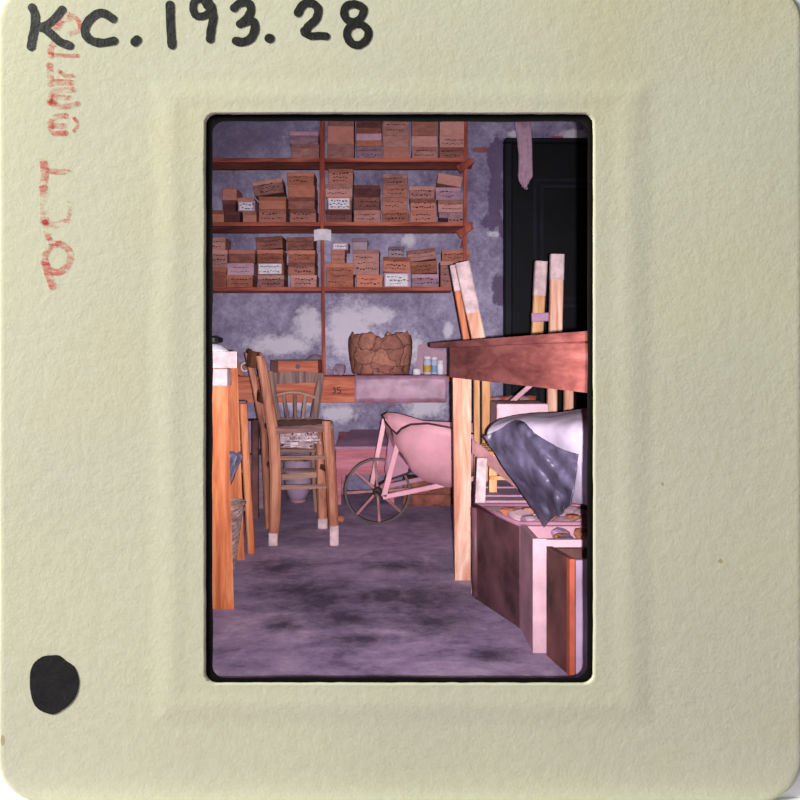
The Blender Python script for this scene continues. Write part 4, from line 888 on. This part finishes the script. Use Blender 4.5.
# packed fill in each box
for (t_, f_, n_, wd, H, r_) in ((t1, f1, n1, .36, .268, rr1), (t2, f2, n2, .34, .268, rr2), (t3, f3, n3, .33, .255, rr3)):
    d_ = (n_-f_).normalized(); a, b_ = f_+r_*.016+d_*.016, n_+r_*.016-d_*.016
    MB().loft([[Vector((*p.xy, z)) for p in (a, b_, b_+r_*(wd-.032), a+r_*(wd-.032))] for z in (.0125, H-.034)]).build('packing_paper', M['mauve_board'], t_)
mats = [M['terra'], M['stone'], M['tri_pink'], M['crate_mauve'], M['chair'], M['white_edge'], M['foot']]
nm = ['terracotta', 'grey', 'pinkish', 'mauve', 'brown', 'whitish', 'pale']
rnd4 = random.Random(22); sid = 0
for bi_, (f_, n_, wd, H, r_, cnt, bn_) in enumerate(((f1, n1, .36, .268, rr1, 16, 'farthest floor trunk'), (f2, n2, .34, .268, rr2, 10, 'middle pink floor box'), (f3, n3, .33, .255, rr3, 6, 'nearest brown floor box'))):
    d_ = (n_-f_); L_ = d_.length; d_ = d_.normalized(); cols = 4 if bi_ == 0 else 3; rows_ = cnt//cols
    for k in range(cnt):
        i, j = k % cols, k//cols
        along = (i+.5)/cols*(L_-.05)+.025+rnd4.uniform(-.002, .002); side_ = .055+(j+.5)/(rows_+.001)*(wd-.09)*.80+rnd4.uniform(-.006, .006)
        r0 = min(L_/cols*.46, .034); c_ = f_+d_*along+r_*side_; m_i = rnd4.randrange(len(mats)); sid += 1
        chunk((c_.x, c_.y, H-.034+r0*.62+.003), r0, sid, mats[m_i], f'{nm[m_i]} sherd in {bn_}, {ORD[i]} from back, {ORD[j]} row from left', f'sherds in the {bn_}')

# crate, slatted rack and white carton farther back
cr = thing('brown_crate', 'brown wooden crate of flat boards behind the dark trunk', 'crate', (P(540, 0, 2.6).x, 2.6, 0))
cx0, cx1 = P(487, 0, 2.5).x, P(560, 0, 2.5).x
MB().box((cx0, 2.5, 0), (cx1, 2.9, .255), .004).build('crate_body', M['brick_brown'], cr)
for k in range(5):
    y = 2.50+k*.082; MB().box((cx0-.004, y, .2555), (cx1, y+.07, .266+.003*(k % 2)), .002).build('slat', M['crate_mauve'] if k % 2 else M['tri_pink'], cr)
rk = thing('slatted_rack', 'low yellow pine slatted rack standing on the brown crate', 'rack', (P(520, 0, 2.7).x, 2.7, .27))
rx0, rx1, rz0, rz1 = P(489, 0, 2.64).x, P(556, 0, 2.64).x, .2695, CH-(452-HY)/F*2.62
for x in (rx0+.012, rx1-.012):
    for y in (2.645, 2.87): MB().box((x-.012, y-.012, rz0), (x+.012, y+.012, rz1-.0105)).build('leg', M['yellow_pine'], rk)
for zz_ in (rz0+.04, rz0+.075): MB().box((rx0, 2.622, zz_), (rx1, 2.632, zz_+.012)).build('slat', M['yellow_pine'], rk)
for k in range(5): MB().box((rx0-.005, 2.63+k*.052, rz1-.01), (rx1+.005, 2.63+k*.052+.04, rz1)).build('slat', M['yellow_pine'], rk)
wc = MB().box((P(497, 0, 2.64).x, 2.64, rz1+.0005), (P(549, 0, 2.64).x, 2.84, CH-(404-HY)/F*2.64), .004)
tag(wc.build('white_carton', M['white_edge']), 'white carton on the slatted rack under the red table', 'carton')
# slanted board and white plank at the left
sb_ = MB().loft([[P(472, 438, 2.585), P(472, 453, 2.585), P(472, 453, 2.598), P(472, 438, 2.598)], [P(522, 479, 2.585), P(522, 493, 2.585), P(522, 493, 2.598), P(522, 479, 2.598)]])
tag(sb_.build('sloping_board', M['spoke']), 'pinkish brown board sloping down behind the pine table leg', 'board')
tag(MB().beam(P(482, 458, 2.475), Vector((P(476, 0, 2.455).x, 2.455, 0)), .030, .014).build('white_plank', M['foot']), 'narrow whitish plank leaning against the crate by the trunk', 'plank')
# reddish rubble crate seen far back under the table
fb = thing('back_crate', 'small reddish crate of stones glimpsed far under the table', 'crate', (P(510, 0, 3.6).x, 3.7, 0))
MB().box((P(490, 0, 3.6).x, 3.6, .0), (P(535, 0, 3.6).x, 3.9, CH-(405-HY)/F*3.6), .003).build('crate_body', M['crate_mauve'], fb)
rr = random.Random(4)
for k in range(9):
    c_ = P(493+k*4.6, 405, 3.68); tag(chunk((c_.x, c_.y, CH-(405-HY)/F*3.6+.02), .03, 60+k, [M['terra'], M['stone'], M['orange_edge']][k % 3], None, None), f"{['terracotta', 'grey', 'orange'][k % 3]} stone on the back crate under the table, {(ORD+['eighth','ninth'])[k]} from left", 'stone', f"{['terracotta', 'grey', 'orange'][k % 3]} stones on the back crate").name = 'rubble_stone'
tag(MB().beam(P(500, 412, 2.95), P(533, 383, 2.95), .016, .016).build('brace_stick', M['pink_board']), 'thin pale stick slanting up behind the white carton', 'stick')
# white bundle and the grey sheet over it
def softgrid(ctrl, nu, nv, wr_=0.0, ws=30, seed=0):
    """ctrl rows of P-triples; bicubic (Catmull) surface"""
    R_, Cn = len(ctrl), len(ctrl[0]); G = [[P(*q) for q in r] for r in ctrl]
    def cr_(a, b_, c_, d_, t): return .5*((2*b_)+(-a+c_)*t+(2*a-5*b_+4*c_-d_)*t*t+(-a+3*b_-3*c_+d_)*t**3)
    def g(i, j): return G[max(0, min(R_-1, i))][max(0, min(Cn-1, j))]
    mb = MB()
    for a in range(nu+1):
        u = a/nu*(R_-1); i = min(int(u), R_-2); tu = u-i
        for b_ in range(nv+1):
            v_ = b_/nv*(Cn-1); j = min(int(v_), Cn-2); tv = v_-j
            p = cr_(*[cr_(*[g(i+di, j+dj) for dj in (-1, 0, 1, 2)], tv) for di in (-1, 0, 1, 2)], tu)
            if wr_: p = p+Vector((0, -1, .3))*wr_*(mnoise.noise(p*ws+Vector((seed, 0, 0)))+.5*mnoise.noise(p*ws*2.3))
            mb.v.append(p)
    W2 = nv+1; mb.f = [(a*W2+b_, a*W2+b_+1, (a+1)*W2+b_+1, (a+1)*W2+b_) for a in range(nu) for b_ in range(nv)]
    return mb
# bundle: soft block; its upper part stands in for the grey sheet's highlight
wbn = softgrid([[(500, 418, 2.34), (530, 413, 2.32), (560, 412, 2.28), (585, 408, 2.2), (615, 408, 2.1)],
                [(487, 434, 2.2), (520, 424, 2.14), (552, 424, 2.02), (580, 423, 1.92), (618, 424, 1.8)],
                [(505, 462, 2.2), (530, 455, 2.10), (556, 455, 1.99), (582, 458, 1.87), (620, 460, 1.76)],
                [(530, 490, 2.2), (545, 488, 2.12), (562, 490, 1.99), (584, 494, 1.87), (620, 505, 1.76)],
                [(545, 500, 2.2), (552, 505, 2.15), (566, 503, 2.02), (586, 505, 1.89), (620, 518, 1.78)]], 44, 50, .012, 12)
o = tag(wbn.build('white_sheet', M['white_cloth'], smooth=True), 'off-white sheet heaped under the red table, partly painted highlight of the grey one', 'sheet'); mo = o.modifiers.new('t', 'SOLIDIFY'); mo.thickness = .006
gs = softgrid([[(484, 437, 2.13), (503, 428, 2.09), (519, 421, 2.04), (533, 431, 1.98), (552, 444, 1.92), (578, 455, 1.86)],
               [(491, 447, 2.12), (507, 440, 2.07), (523, 431, 2.00), (537, 441, 1.95), (554, 450, 1.91), (577, 463, 1.87)],
               [(505, 467, 2.12), (517, 459, 2.05), (530, 452, 2.00), (543, 458, 1.93), (558, 466, 1.93), (576, 472, 1.86)],
               [(520, 489, 2.12), (529, 480, 2.06), (538, 474, 1.98), (550, 478, 1.97), (562, 480, 1.90), (575, 484, 1.88)],
               [(536, 512, 2.12), (541, 505, 2.06), (548, 500, 2.03), (556, 499, 1.94), (565, 497, 1.95), (573, 496, 1.88)],
               [(545, 527, 2.12), (548, 523, 2.08), (553, 518, 2.05), (559, 515, 1.97), (566, 509, 1.96), (571, 505, 1.9)]], 70, 70, .015, 17, 3)
o = tag(gs.build('grey_sheet', M['grey_cloth'], smooth=True), 'crumpled blue-grey sheet hanging in a point under the red table', 'sheet'); mo = o.modifiers.new('t', 'SOLIDIFY'); mo.thickness = .004
# carton inside the bundle that carries the sheets
sp_ = MB().box((P(545, 0, 2.36).x, 2.36, .2785), (P(545, 0, 2.2).x+.2, 2.49, CH-(432-HY)/F*2.3), .004)
tag(sp_.build('support_carton', BX['brown']), 'brown carton under the off-white sheet beneath the red table', 'carton')
for o in bpy.data.objects:
    if '_w' in o: del o['_w']
